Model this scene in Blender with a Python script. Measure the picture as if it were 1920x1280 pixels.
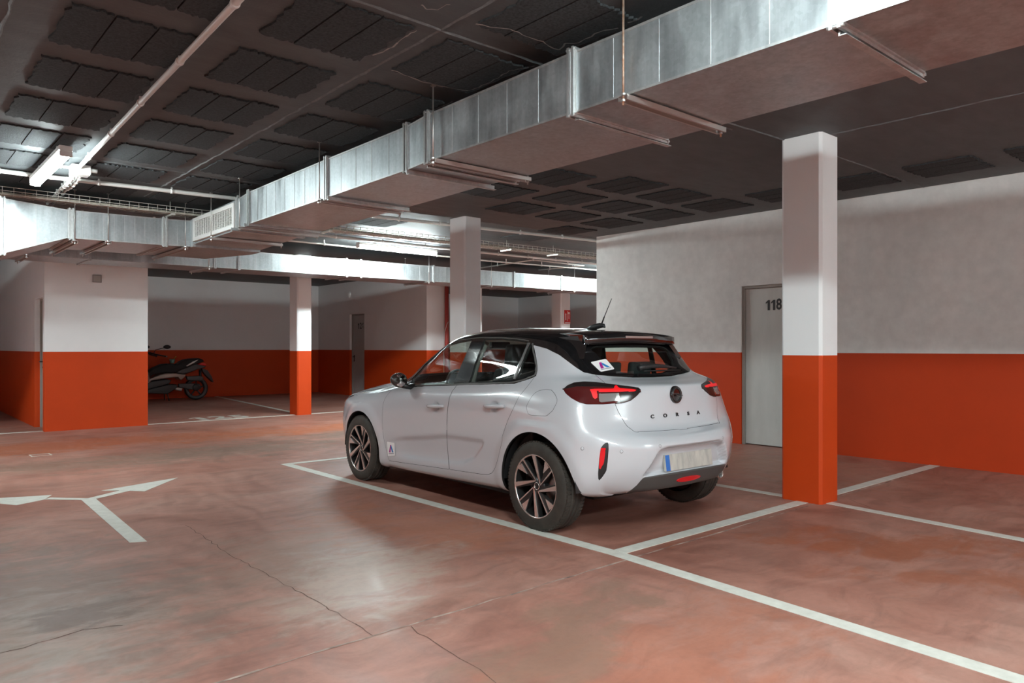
import bpy, bmesh, math, random
import numpy as np
from mathutils import Vector, Matrix

# ------------------------------------------------------------------ scene, camera, world, exposure
for o in list(bpy.data.objects):
    bpy.data.objects.remove(o, do_unlink=True)
scene = bpy.context.scene
COL = scene.collection
PI = math.pi

FPX, HZ, PCX, VPA, CAMH = 1392.5, 651.3, 960.0, -248.0, 1.264     # focal length and vanishing data in photo pixels (1920x1280)
_n = math.hypot(VPA - PCX, FPX)
AX = ((VPA - PCX) / _n, FPX / _n)            # world +Y in camera (right, depth)
BX = (AX[1], -AX[0])                         # world +X in camera (right, depth)
cam_data = bpy.data.cameras.new('camera')
cam = bpy.data.objects.new('camera', cam_data)
COL.objects.link(cam)
cam.location = (0, 0, CAMH)
cam.rotation_euler = (PI / 2, 0, -math.atan2(BX[1], AX[1]))
cam_data.sensor_fit = 'HORIZONTAL'
cam_data.sensor_width = 36.0
cam_data.lens = 36.0 * FPX / 1920.0
cam_data.shift_y = (HZ - 640.0) / 1920.0
cam_data.clip_start = 0.05
scene.camera = cam

world = bpy.data.worlds.new('world')
scene.world = world
world.use_nodes = True
world.node_tree.nodes['Background'].inputs[0].default_value = (0.9, 0.92, 1.0, 1)
world.node_tree.nodes['Background'].inputs[1].default_value = 0.0

scene.view_settings.view_transform = 'Standard'
scene.view_settings.look = 'None'
scene.view_settings.exposure = 1.62
scene.view_settings.gamma = 1.0
scene.view_settings.use_curve_mapping = False
LAMP_STRENGTH = 100.0

def to_px(P):
    """world points (n,3) -> photo pixels (n,2)"""
    P = np.asarray(P, float)
    xc = P[:, 0] * BX[0] + P[:, 1] * AX[0]
    d = P[:, 0] * BX[1] + P[:, 1] * AX[1]
    d = np.where(np.abs(d) < 1e-6, 1e-6, d)
    return np.stack([PCX + FPX * xc / d, HZ - FPX * (P[:, 2] - CAMH) / d], 1)

def pix(px, py, ax, val):
    """photo pixel -> point on the world plane axis ax = val"""
    a, b = (px - PCX) / FPX, 1.0
    r = (a * BX[0] + b * BX[1], a * AX[0] + b * AX[1], (HZ - py) / FPX)
    o = (0.0, 0.0, CAMH)
    t = (val - o[ax]) / r[ax]
    return Vector((o[0] + t * r[0], o[1] + t * r[1], o[2] + t * r[2]))

# ------------------------------------------------------------------ materials
def mat(name, color, rough=0.5, metal=0.0, **kw):
    m = bpy.data.materials.new(name)
    m.use_nodes = True
    b = m.node_tree.nodes['Principled BSDF']
    b.inputs['Base Color'].default_value = (*color, 1)
    b.inputs['Roughness'].default_value = rough
    b.inputs['Metallic'].default_value = metal
    for k, v in kw.items():
        b.inputs[k].default_value = v
    return m

def nd(m, kind, **kw):
    n = m.node_tree.nodes.new(kind)
    for k, v in kw.items():
        setattr(n, k, v)
    return n

def lk(m, a, b):
    m.node_tree.links.new(a, b)

def ramp(m, stops, interp='LINEAR'):
    n = nd(m, 'ShaderNodeValToRGB')
    n.color_ramp.interpolation = interp
    e = n.color_ramp.elements
    e[0].position, e[0].color = stops[0][0], (*stops[0][1], 1)
    e[1].position, e[1].color = stops[-1][0], (*stops[-1][1], 1)
    for p, c in stops[1:-1]:
        x = e.new(p)
        x.color = (*c, 1)
    return n

def noise(m, vec, scale, detail=4.0, rough=0.55, dist=0.0):
    n = nd(m, 'ShaderNodeTexNoise')
    n.inputs['Scale'].default_value = scale
    n.inputs['Detail'].default_value = detail
    n.inputs['Roughness'].default_value = rough
    n.inputs['Distortion'].default_value = dist
    lk(m, vec, n.inputs['Vector'])
    return n

def mapping(m, vec, scale=(1, 1, 1), rot=(0, 0, 0), loc=(0, 0, 0)):
    n = nd(m, 'ShaderNodeMapping')
    n.inputs['Scale'].default_value = scale
    n.inputs['Rotation'].default_value = rot
    n.inputs['Location'].default_value = loc
    lk(m, vec, n.inputs['Vector'])
    return n

def mixc(m, fac, a, b, blend='MIX'):
    n = nd(m, 'ShaderNodeMix', data_type='RGBA', blend_type=blend)
    if hasattr(fac, 'links'):
        lk(m, fac, n.inputs[0])
    else:
        n.inputs[0].default_value = fac
    for s, v in ((6, a), (7, b)):
        if hasattr(v, 'links'):
            lk(m, v, n.inputs[s])
        else:
            n.inputs[s].default_value = (*v, 1)
    return n.outputs[2]

def math_n(m, op, a, b=None):
    n = nd(m, 'ShaderNodeMath', operation=op)
    for i, v in enumerate((a, b)):
        if v is None:
            continue
        if hasattr(v, 'links'):
            lk(m, v, n.inputs[i])
        else:
            n.inputs[i].default_value = v
    return n.outputs[0]

def bump(m, height, strength=0.2, dist=0.01):
    n = nd(m, 'ShaderNodeBump')
    n.inputs['Strength'].default_value = strength
    n.inputs['Distance'].default_value = dist
    lk(m, height, n.inputs['Height'])
    lk(m, n.outputs[0], m.node_tree.nodes['Principled BSDF'].inputs['Normal'])

def bsdf(m):
    return m.node_tree.nodes['Principled BSDF']

def pos_of(m):
    return nd(m, 'ShaderNodeNewGeometry').outputs['Position']

M = {}

# ---- two-tone painted walls: orange up to 1.2 m, white above
def two_tone(name, white, orange, mottled=0.0, top=1.2):
    m = mat(name, white, 0.55)
    p = pos_of(m)
    sep = nd(m, 'ShaderNodeSeparateXYZ')
    lk(m, p, sep.inputs[0])
    n1 = noise(m, p, 1.3, 6, 0.6)
    n2 = noise(m, p, 9.0, 5, 0.6)
    wr = ramp(m, [(0.3, tuple(c * (1 - 0.22 * mottled) for c in white)), (0.7, white)])
    lk(m, n1.outputs[0], wr.inputs[0])
    wr2 = ramp(m, [(0.3, (1 - .12 * mottled,) * 3), (0.65, (1, 1, 1))])
    lk(m, n2.outputs[0], wr2.inputs[0])
    w = mixc(m, 1.0, wr.outputs[0], wr2.outputs[0], 'MULTIPLY')
    orr = ramp(m, [(0.3, tuple(c * .9 for c in orange)), (0.7, orange)])
    lk(m, n1.outputs[0], orr.inputs[0])
    f = math_n(m, 'LESS_THAN', sep.outputs[2], top)
    c = mixc(m, f, w, orr.outputs[0])
    lk(m, c, bsdf(m).inputs['Base Color'])
    rr = nd(m, 'ShaderNodeMapRange')
    rr.inputs['To Min'].default_value = 0.62
    rr.inputs['To Max'].default_value = 0.58
    bsdf(m).inputs['Specular IOR Level'].default_value = 0.3
    lk(m, f, rr.inputs['Value'])
    lk(m, rr.outputs[0], bsdf(m).inputs['Roughness'])
    n3 = noise(m, p, 60.0, 4, 0.6)
    bump(m, n3.outputs[0], 0.12, 0.004)
    return m

ORANGE = (0.61, 0.058, 0.004)
M['wall'] = two_tone('wall_paint', (0.86, 0.89, 0.90), ORANGE, 0.12)
M['wall_right'] = two_tone('wall_render', (0.87, 0.865, 0.845), (0.56, 0.048, 0.004), 0.8)
M['pillar'] = two_tone('pillar_paint', (0.87, 0.895, 0.905), ORANGE, 0.05)

# ---- polished red concrete floor
def floor_mat():
    m = mat('red_concrete', (0.5, 0.2, 0.13), 0.4)
    p = pos_of(m)
    # gently warped coordinates
    wn = noise(m, p, 0.9, 3, 0.5)
    wv = nd(m, 'ShaderNodeVectorMath', operation='SCALE')
    lk(m, wn.outputs['Color'], wv.inputs[0])
    wv.inputs['Scale'].default_value = 0.9
    wa = nd(m, 'ShaderNodeVectorMath', operation='ADD')
    lk(m, p, wa.inputs[0])
    lk(m, wv.outputs[0], wa.inputs[1])
    q = wa.outputs[0]
    big = noise(m, mapping(m, q, (0.8, 1.2, 1), (0, 0, -0.5)).outputs[0], 0.9, 8, 0.6, 0.6)
    streak = noise(m, mapping(m, q, (1.0, 3.2, 1), (0, 0, math.radians(32))).outputs[0], 2.1, 8, 0.66, 0.7)
    scuff = noise(m, mapping(m, q, (3.0, 0.7, 1), (0, 0, math.radians(12))).outputs[0], 2.6, 7, 0.66, 0.4)
    fine = noise(m, p, 26.0, 6, 0.7)
    base = ramp(m, [(0.30, (0.30, 0.122, 0.088)), (0.45, (0.375, 0.168, 0.126)), (0.57, (0.42, 0.205, 0.158)), (0.72, (0.45, 0.25, 0.20))])
    lk(m, big.outputs[0], base.inputs[0])
    s2 = ramp(m, [(0.34, (0.70, 0.69, 0.69)), (0.5, (1, 1, 1)), (0.70, (1.16, 1.19, 1.2))])
    lk(m, streak.outputs[0], s2.inputs[0])
    c = mixc(m, 0.7, base.outputs[0], s2.outputs[0], 'MULTIPLY')
    s3 = ramp(m, [(0.36, (0.82, 0.80, 0.80)), (0.52, (1, 1, 1)), (0.70, (1.1, 1.1, 1.1))])
    lk(m, scuff.outputs[0], s3.inputs[0])
    c = mixc(m, 0.7, c, s3.outputs[0], 'MULTIPLY')
    # stains and worn patches, each with its own place on the slab: centre, radii, turn, colour, strength
    for (cx_, cy_, rx, ry, rot, col, amt, seed) in [
            (.55, 4.5, 1.0, 1.5, .3, (0.21, 0.150, 0.122), .6, 1), (.25, 3.7, .9, .8, .2, (0.40, 0.31, 0.26), .5, 2), (.75, 3.95, .3, .3, .2, (0.17, 0.10, 0.08), .8, 3),
            (2.15, 3.7, .75, .45, .9, (0.47, 0.35, 0.285), .6, 4), (1.9, 4.3, .8, .5, .9, (0.34, 0.22, 0.17), .5, 5),
            (2.2, 11.0, 3.4, .75, .06, (0.42, 0.12, 0.055), .8, 6), (6.0, 10.6, 3.0, .6, .0, (0.44, 0.13, 0.055), .8, 7),
            (3.3, 9.2, 2.1, .75, .1, (0.22, 0.15, 0.115), .75, 8), (1.7, 9.3, 1.2, .5, .1, (0.24, 0.16, 0.12), .6, 14), (5.6, 9.9, 1.4, .35, .05, (0.20, 0.14, 0.11), .7, 9),
            (2.3, 1.75, 1.1, .55, .3, (0.40, 0.13, 0.07), .5, 10), (2.3, 2.35, .9, .3, .2, (0.25, 0.15, 0.105), .6, 11),
            (5.0, 2.1, 1.1, .35, -.9, (0.33, 0.09, 0.035), .7, 12), (4.6, 1.3, .9, .25, -1.0, (0.34, 0.10, 0.045), .6, 13), (2.9, 4.5, .5, 1.0, .1, (0.42, 0.14, 0.07), .55, 15), (7.3, 4.4, 1.2, 1.2, 0, (0.36, 0.22, 0.16), .5, 16)]:
        mp = nd(m, 'ShaderNodeMapping', vector_type='TEXTURE')
        mp.inputs['Location'].default_value = (cx_ + .42, cy_ + .42, 0)
        mp.inputs['Rotation'].default_value = (0, 0, rot)
        mp.inputs['Scale'].default_value = (rx, ry, 1)
        lk(m, q, mp.inputs['Vector'])
        ln = nd(m, 'ShaderNodeVectorMath', operation='LENGTH')
        sx = nd(m, 'ShaderNodeVectorMath', operation='MULTIPLY')
        lk(m, mp.outputs[0], sx.inputs[0])
        sx.inputs[1].default_value = (1, 1, 0)
        lk(m, sx.outputs[0], ln.inputs[0])
        nn = noise(m, mapping(m, p, (1.2, 2.4, 1), (0, 0, .5 + rot), (seed * 3.7, seed * 1.9, 0)).outputs[0], 2.6, 4, 0.68, 0.6)
        e = math_n(m, 'ADD', ln.outputs['Value'], math_n(m, 'MULTIPLY', math_n(m, 'SUBTRACT', nn.outputs[0], 0.5), 3.4))
        rr = nd(m, 'ShaderNodeMapRange', interpolation_type='SMOOTHSTEP')
        rr.inputs['From Min'].default_value = 1.15
        rr.inputs['From Max'].default_value = 0.25
        rr.inputs['To Max'].default_value = amt
        lk(m, e, rr.inputs['Value'])
        c = mixc(m, rr.outputs[0], c, col)
    f2 = ramp(m, [(0.25, (0.80, 0.80, 0.80)), (0.55, (1, 1, 1))])
    lk(m, fine.outputs[0], f2.inputs[0])
    c = mixc(m, 0.6, c, f2.outputs[0], 'MULTIPLY')
    lk(m, c, bsdf(m).inputs['Base Color'])
    rg = ramp(m, [(0.3, (0.42,) * 3), (0.75, (0.62,) * 3)])
    lk(m, scuff.outputs[0], rg.inputs[0])
    lk(m, rg.outputs[0], bsdf(m).inputs['Roughness'])
    bump(m, fine.outputs[0], 0.08, 0.003)
    return m
M['floor'] = floor_mat()

def simple_noise_mat(name, c0, c1, scale, rough=0.6, bstr=0.0, metal=0.0, bscale=None, stretch=(1, 1, 1)):
    m = mat(name, c0, rough, metal)
    p = pos_of(m)
    v = mapping(m, p, stretch).outputs[0]
    n = noise(m, v, scale, 6, 0.6)
    r = ramp(m, [(0.3, c0), (0.7, c1)])
    lk(m, n.outputs[0], r.inputs[0])
    lk(m, r.outputs[0], bsdf(m).inputs['Base Color'])
    if bstr:
        nb = noise(m, p, bscale or scale * 4, 5, 0.7)
        bump(m, nb.outputs[0], bstr, 0.01)
    return m

M['line'] = simple_noise_mat('line_paint', (0.60, 0.58, 0.52), (0.74, 0.72, 0.66), 14, 0.5)
M['ceil'] = simple_noise_mat('ceiling_black_paint', (0.068, 0.078, 0.083), (0.100, 0.113, 0.119), 3.0, 0.6, 0.25, 0, 30, (1, 2.5, 1))
M['block'] = simple_noise_mat('rough_block', (0.015, 0.017, 0.019), (0.056, 0.062, 0.066), 60, 0.95, 1.0, 0, 90)
M['ridge'] = simple_noise_mat('ceiling_joint', (0.085, 0.09, 0.093), (0.16, 0.17, 0.175), 20, 0.6, 0.3)
M['plaster_crack'] = simple_noise_mat('pale_laitance', (0.30, 0.29, 0.27), (0.45, 0.43, 0.41), 30, 0.8)

def galv(name, c0, c1, rough=0.38):
    m = mat(name, c0, rough, 0.85)
    p = pos_of(m)
    v = nd(m, 'ShaderNodeTexVoronoi')
    v.inputs['Scale'].default_value = 55.0
    lk(m, p, v.inputs['Vector'])
    n = noise(m, mapping(m, p, (1.4, 1.4, 0.5)).outputs[0], 5.0, 6, 0.65)
    s = noise(m, mapping(m, p, (26, 26, 0.6)).outputs[0], 1.0, 3, 0.6)
    r = ramp(m, [(0.3, c0), (0.7, c1)])
    lk(m, n.outputs[0], r.inputs[0])
    r2 = ramp(m, [(0.0, (0.86,) * 3), (1.0, (1.05,) * 3)])
    lk(m, v.outputs['Color'], r2.inputs[0])
    c = mixc(m, 0.8, r.outputs[0], r2.outputs[0], 'MULTIPLY')
    r3 = ramp(m, [(0.35, (0.82,) * 3), (0.6, (1.0,) * 3)])
    lk(m, s.outputs[0], r3.inputs[0])
    c = mixc(m, 0.7, c, r3.outputs[0], 'MULTIPLY')
    lk(m, c, bsdf(m).inputs['Base Color'])
    rr = ramp(m, [(0.3, (rough - .1,) * 3), (0.7, (rough + .14,) * 3)])
    lk(m, n.outputs[0], rr.inputs[0])
    lk(m, rr.outputs[0], bsdf(m).inputs['Roughness'])
    return m
M['galv'] = galv('galvanised_sheet', (0.41, 0.445, 0.462), (0.56, 0.60, 0.617), 0.42)
M['galv_edge'] = galv('galvanised_flange', (0.52, 0.53, 0.53), (0.64, 0.65, 0.65), 0.45)
M['zinc'] = mat('zinc_steel', (0.62, 0.60, 0.58), 0.4, 0.9)
M['rust'] = simple_noise_mat('rusty_rod', (0.35, 0.16, 0.08), (0.55, 0.42, 0.34), 40, 0.6, 0, 0.6)
M['white_plastic'] = mat('white_plastic', (0.78, 0.77, 0.75), 0.4)
M['pvc'] = mat('pvc_conduit', (0.72, 0.70, 0.67), 0.45)
M['wire'] = mat('galvanised_wire', (0.72, 0.70, 0.65), 0.4, 0.6)
M['cable'] = simple_noise_mat('cable_sheath', (0.30, 0.27, 0.22), (0.55, 0.50, 0.42), 25, 0.6)
M['door_grey'] = simple_noise_mat('door_enamel', (0.52, 0.535, 0.51), (0.60, 0.61, 0.585), 3, 0.42, 0, 0, None, (2, 2, .6))
M['door_dark'] = simple_noise_mat('door_enamel_taupe', (0.42, 0.41, 0.40), (0.48, 0.47, 0.46), 3, 0.42)
M['frame_grey'] = mat('door_frame', (0.30, 0.28, 0.25), 0.5)
M['black'] = mat('black_plastic', (0.012, 0.012, 0.013), 0.4)
M['ink'] = mat('black_lettering', (0.02, 0.02, 0.022), 0.5)
M['red_sign'] = mat('red_sign', (0.62, 0.03, 0.03), 0.4)
M['white'] = mat('white_print', (0.85, 0.85, 0.85), 0.45)
M['red_pipe'] = mat('red_fire_pipe', (0.42, 0.06, 0.05), 0.4)
def emis(name, color, strength):
    m = mat(name, color, 0.4)
    bsdf(m).inputs['Emission Color'].default_value = (*color, 1)
    bsdf(m).inputs['Emission Strength'].default_value = strength
    return m
M['tube'] = emis('lit_diffuser', (0.87, 1.0, 1.0), LAMP_STRENGTH)
M['tube_high'] = emis('lit_diffuser_high', (0.87, 1.0, 1.0), LAMP_STRENGTH * 1.05)  # emission set slightly stronger for the back aisle lamps
M['tube_fill'] = emis('lit_diffuser_fill', (0.87, 1.0, 1.0), LAMP_STRENGTH * 0.72)  # emission of the added fill light by the back wall
M['tube_low'] = emis('lit_diffuser_low', (0.87, 1.0, 1.0), LAMP_STRENGTH * 0.45)  # emission set weaker for the lamp beside the junction box

# ------------------------------------------------------------------ mesh helpers
class MB:
    """collects shapes; build() links them as one mesh object"""
    def __init__(self):
        self.v, self.f, self.sm = [], [], []
    def add(self, vs, fs, smooth=False):
        o = len(self.v)
        self.v += [tuple(p) for p in vs]
        self.f += [tuple(i + o for i in q) for q in fs]
        self.sm += [smooth] * len(fs)
        return self
    def box(self, x0, x1, y0, y1, z0, z1):
        vs = [(x, y, z) for z in (z0, z1) for y in (y0, y1) for x in (x0, x1)]
        return self.add(vs, [(0, 2, 3, 1), (4, 5, 7, 6), (0, 1, 5, 4), (2, 6, 7, 3), (0, 4, 6, 2), (1, 3, 7, 5)])
    def bbox(self, x0, x1, y0, y1, z0, z1, b=0.004):
        """box with chamfered edges"""
        bm = bmesh.new()
        bmesh.ops.create_cube(bm, size=1.0)
        for v in bm.verts:
            v.co = Vector(((x0 + x1) / 2 + v.co.x * (x1 - x0), (y0 + y1) / 2 + v.co.y * (y1 - y0), (z0 + z1) / 2 + v.co.z * (z1 - z0)))
        bmesh.ops.bevel(bm, geom=bm.edges[:], offset=b, segments=2, affect='EDGES', profile=0.6)
        return self.from_bm(bm)
    def from_bm(self, bm, smooth=False):
        bm.verts.index_update()
        self.add([v.co[:] for v in bm.verts], [[v.index for v in f.verts] for f in bm.faces], smooth)
        bm.free()
        return self
    def tube(self, pts, r, n=10, cap=True, smooth=True):
        pts = [Vector(p) for p in pts]
        rs = r if isinstance(r, (list, tuple)) else [r] * len(pts)
        vs, fs = [], []
        up = None
        for i, p in enumerate(pts):
            d = (pts[min(i + 1, len(pts) - 1)] - pts[max(i - 1, 0)]).normalized()
            if up is None:
                up = Vector((0, 0, 1)) if abs(d.z) < 0.9 else Vector((1, 0, 0))
            a = d.cross(up).normalized()
            b = a.cross(d).normalized()
            up = b
            for k in range(n):
                t = 2 * PI * k / n
                vs.append(p + rs[i] * (math.cos(t) * a + math.sin(t) * b))
        for i in range(len(pts) - 1):
            for k in range(n):
                fs.append((i * n + k, i * n + (k + 1) % n, (i + 1) * n + (k + 1) % n, (i + 1) * n + k))
        self.add(vs, fs, smooth)
        if cap:
            self.add(vs[:n], [tuple(range(n))[::-1]])
            self.add(vs[-n:], [tuple(range(n))])
        return self
    def prism(self, poly, axis, a, b, smooth=False):
        """poly of 2D points extruded along axis (0,1,2) from a to b"""
        n = len(poly)
        def P(u, v, w):
            return [(w, u, v), (u, w, v), (u, v, w)][axis]
        vs = [P(u, v, a) for u, v in poly] + [P(u, v, b) for u, v in poly]
        fs = [tuple(range(n))[::-1], tuple(range(n, 2 * n))]
        self.add(vs, fs)
        self.add(vs, [(i, (i + 1) % n, n + (i + 1) % n, n + i) for i in range(n)], smooth)
        return self
    def lathe(self, prof, axis_o, axis_d, n=32, smooth=True, closed=False):
        """prof: list of (radius, along)"""
        d = Vector(axis_d).normalized()
        u = Vector((0, 0, 1)) if abs(d.z) < 0.9 else Vector((1, 0, 0))
        a = d.cross(u).normalized()
        b = a.cross(d)
        o = Vector(axis_o)
        vs, fs = [], []
        for r, h in prof:
            for k in range(n):
                t = 2 * PI * k / n
                vs.append(o + d * h + r * (math.cos(t) * a + math.sin(t) * b))
        m = len(prof)
        for i in range(m if closed else m - 1):
            j = (i + 1) % m
            for k in range(n):
                fs.append((i * n + k, j * n + k, j * n + (k + 1) % n, i * n + (k + 1) % n))
        return self.add(vs, fs, smooth)
    def mesh(self, name, material):
        me = bpy.data.meshes.new(name)
        me.from_pydata(self.v, [], self.f)
        me.polygons.foreach_set('use_smooth', self.sm)
        if material is not None:
            me.materials.append(M[material] if isinstance(material, str) else material)
        bm = bmesh.new()
        bm.from_mesh(me)
        bmesh.ops.remove_doubles(bm, verts=bm.verts[:], dist=1e-5)
        bmesh.ops.recalc_face_normals(bm, faces=bm.faces[:])
        bm.to_mesh(me)
        bm.free()
        return me
    def build(self, name, material, parent=None):
        return link(name, self.mesh(name, material), parent)

def link(name, me, parent=None):
    o = bpy.data.objects.new(name, me)
    COL.objects.link(o)
    if parent is not None:
        o.parent = parent
        # geometry is given in world coordinates: undo the parent's placement
        o.matrix_parent_inverse = parent_world(parent).inverted()
    return o

def parent_world(o):
    m = Matrix.LocRotScale(o.location, o.rotation_euler, o.scale)
    if o.parent is not None:
        m = parent_world(o.parent) @ o.matrix_parent_inverse @ m
    return m

def tag(o, label, cat, group=None):
    o['label'] = label
    o['category'] = cat
    if group:
        o['group'] = group
    return o

def thing(name, label, cat, loc=(0, 0, 0), group=None):
    o = bpy.data.objects.new(name, None)
    o.empty_display_size = 0.1
    COL.objects.link(o)
    o.location = loc
    return tag(o, label, cat, group)

def struct(o):
    o['kind'] = 'structure'
    return o

def text_mesh(body, size, material, name, loc, xdir, updir, parent=None, extrude=0.001, align='CENTER', spacing=1.0, width=1.0, bold=0.0):
    """flat lettering as a mesh standing at loc; xdir = reading direction"""
    cu = bpy.data.curves.new(name, 'FONT')
    cu.body = body
    cu.size = size
    cu.extrude = extrude
    cu.align_x = align
    cu.align_y = 'CENTER'
    cu.space_character = spacing
    cu.offset = bold
    ob = bpy.data.objects.new(name, cu)
    COL.objects.link(ob)
    dg = bpy.context.evaluated_depsgraph_get()
    me = bpy.data.meshes.new_from_object(ob.evaluated_get(dg))
    bpy.data.objects.remove(ob, do_unlink=True)
    x = Vector(xdir).normalized()
    y = Vector(updir).normalized()
    z = x.cross(y)
    mt = Matrix((x * width, y, z)).transposed().to_4x4()
    mt.translation = Vector(loc)
    me.transform(mt)
    me.materials.clear()
    me.materials.append(M[material])
    return link(name, me, parent)


def digits(num, cap, pitch, wf, material, name, centre, xdir, updir, parent, bold=0.0):
    """a number as separate flat digits; the figure one has a slanted flag"""
    x = Vector(xdir).normalized()
    y = Vector(updir).normalized()
    z = x.cross(y)
    c = Vector(centre)
    for i, ch in enumerate(num):
        o = c + x * pitch * (i - (len(num) - 1) / 2)
        if ch == '1':
            t = .085 * cap + bold
            g = [(-t, -.5), (t, -.5), (t, .5), (-t * .6, .5), (-t - .20 * cap, .5 - .22), (-t - .20 * cap, .5 - .36), (-t, .5 - .24)]
            g = [(a + .06 * cap, b * cap) for a, b in g]
            m = MB()
            n = len(g)
            m.add([o + x * a + y * b for a, b in g] + [o + x * a + y * b + z * .0015 for a, b in g], [tuple(range(n - 1, -1, -1)), tuple(range(n, 2 * n))] + [(k, (k + 1) % n, n + (k + 1) % n, n + k) for k in range(n)])
            m.build(name, material, parent)
        else:
            text_mesh(ch, cap / .69, material, name, o, x, y, parent, .0008, 'CENTER', 1.0, wf, bold)
# ================================================================== the room shell
CEIL = 3.0
floor = struct(MB().box(-3.4, 17.4, -4.7, 19.7, -0.25, 0).build('floor', 'floor'))
ceiling = struct(MB().box(-3.4, 17.4, -4.7, 19.7, CEIL, CEIL + 0.25).build('ceiling', 'ceil'))
WX = 8.645                      # face of the right wall
w = MB()
w.box(WX, WX + .25, -4.5, 4.55, 0, CEIL).box(WX, WX + .25, 5.385, 7.94, 0, CEIL).box(WX, WX + .25, 4.55, 5.385, 2.065, CEIL)
w.box(WX + .25, WX + .3, -4.5, 7.94, 0, CEIL).box(WX + .3, 17.2, 7.74, 7.94, 0, CEIL)
wall_right = struct(w.build('wall_right', 'wall_right'))
w = MB()                        # storage room jutting out on the far left, its door in the left flank
w.box(2.0, 3.44, 13.0, 13.14, 0, CEIL).box(2.0, 2.16, 13.86, 19.5, 0, CEIL).box(2.0, 2.16, 13.14, 13.86, 2.03, CEIL).box(3.3, 3.44, 13.14, 19.5, 0, CEIL)
wall_store = struct(w.build('wall_storage', 'wall'))
wall_far = struct(MB().box(-3.4, 17.4, 19.5, 19.7, 0, CEIL).build('wall_far', 'wall'))
w = MB()
w.box(9.65, 10.22, 14.1, 16.92, 0, CEIL).box(9.65, 10.22, 17.69, 19.5, 0, CEIL).box(9.65, 10.22, 16.92, 17.69, 2.14, CEIL).box(9.95, 10.22, 16.92, 17.69, 0, 2.14)
wall_mid = struct(w.build('wall_middle', 'wall'))
wall_end = struct(MB().box(17.2, 17.4, 7.74, 19.5, 0, CEIL).build('wall_end', 'wall'))
struct(MB().box(-3.4, -3.2, -4.5, 19.5, 0, CEIL).build('wall_left', 'wall'))
struct(MB().box(-3.4, 8.9, -4.7, -4.5, 0, CEIL).build('wall_back', 'wall'))

# ------------------------------------------------------------------ doors
def door(n, o, leaf_m, frame_m, x_face, y0, y1, ztop, depth, num=None, num_size=.2, num_c=None, hand=None):
    """door in a wall whose face is x = x_face, seen from -x; y1 is the far (left-hand) edge"""
    d = bpy.data.objects.new('door_%d' % n, None)
    COL.objects.link(d)
    d.location = (x_face, (y0 + y1) / 2, 0)
    struct(d)
    fr = MB()
    t = .035
    for a, b in ((y0, y0 + t), (y1 - t, y1)):
        fr.bbox(x_face + depth - .03, x_face + depth + .06, a, b, 0, ztop, .003)
    fr.bbox(x_face + depth - .03, x_face + depth + .06, y0 + t, y1 - t, ztop - t, ztop, .003)
    fr.build('door_frame', frame_m, d)
    lf = MB().bbox(x_face + depth, x_face + depth + .045, y0 + t + .003, y1 - t - .003, .012, ztop - t - .003, .003).build('door_leaf', leaf_m, d)
    xl = x_face + depth
    if num:
        digits(num, num_size, num_c[2], .8, 'ink', 'door_digit', (xl - .001, num_c[0], num_c[1]), (0, -1, 0), (0, 0, 1), d, .005)
    if hand:
        hy, hz, sgn = hand
        h = MB().bbox(xl - .008, xl, hy - .02, hy + .02, hz - .11, hz + .07, .003)
        h.tube([(xl, hy, hz + .02), (xl - .05, hy, hz + .02), (xl - .055, hy - sgn * .02, hz + .02), (xl - .055, hy - sgn * .12, hz + .02)], .009, 8)
        h.lathe([(0, -.014), (.012, -.014), (.012, 0)], (xl, hy, hz - .07), (1, 0, 0), 12)
        h.build('door_handle', 'black', d)
    return d
door(1, None, 'door_grey', 'frame_grey', WX, 4.55, 5.385, 2.065, .05, '118', .130, (4.95, 1.805, .074))
door(2, None, 'door_dark', 'frame_grey', 9.65, 16.92, 17.69, 2.14, .09, '126', .150, (17.26, 1.825, .112), (17.60, 1.0, 1))
door(3, None, 'door_grey', 'frame_grey', 2.0, 13.14, 13.86, 2.03, .1, None, 0, None, (13.74, 1.02, 1))
dd = bpy.data.objects['door_3']

# small vent plate on the storage wall and a bulkhead fitting on the middle wall
v = thing('vent_plate', 'small square grey vent plate high on the white wall of the storage room', 'vent', (2.70, 13.0, 2.33))
MB().bbox(2.645, 2.757, 12.985, 13.0, 2.285, 2.387, .003).build('plate', mat('vent_grey', (.42, .41, .39), .5), v)
fr = MB()
for a, b, c, d_ in ((2.638, 2.764, 2.278, 2.288), (2.638, 2.764, 2.384, 2.394), (2.638, 2.648, 2.288, 2.384), (2.754, 2.764, 2.288, 2.384)):
    fr.box(a, b, 12.98, 13.0, c, d_)
fr.build('rim', mat('vent_rim', (.25, .24, .23), .5), v)
b = thing('wall_bulkhead', 'small white oval fitting high on the wall beside the door marked 126', 'wall fitting', (9.65, 17.7, 2.63))
pb = pix(655, 552, 0, 9.65)
MB().lathe([(0, -.05), (.05, -.045), (.075, -.02), (.08, 0)], (9.65, pb.y, pb.z), (1, 0, 0), 20).build('cover', 'white_plastic', b)

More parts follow.
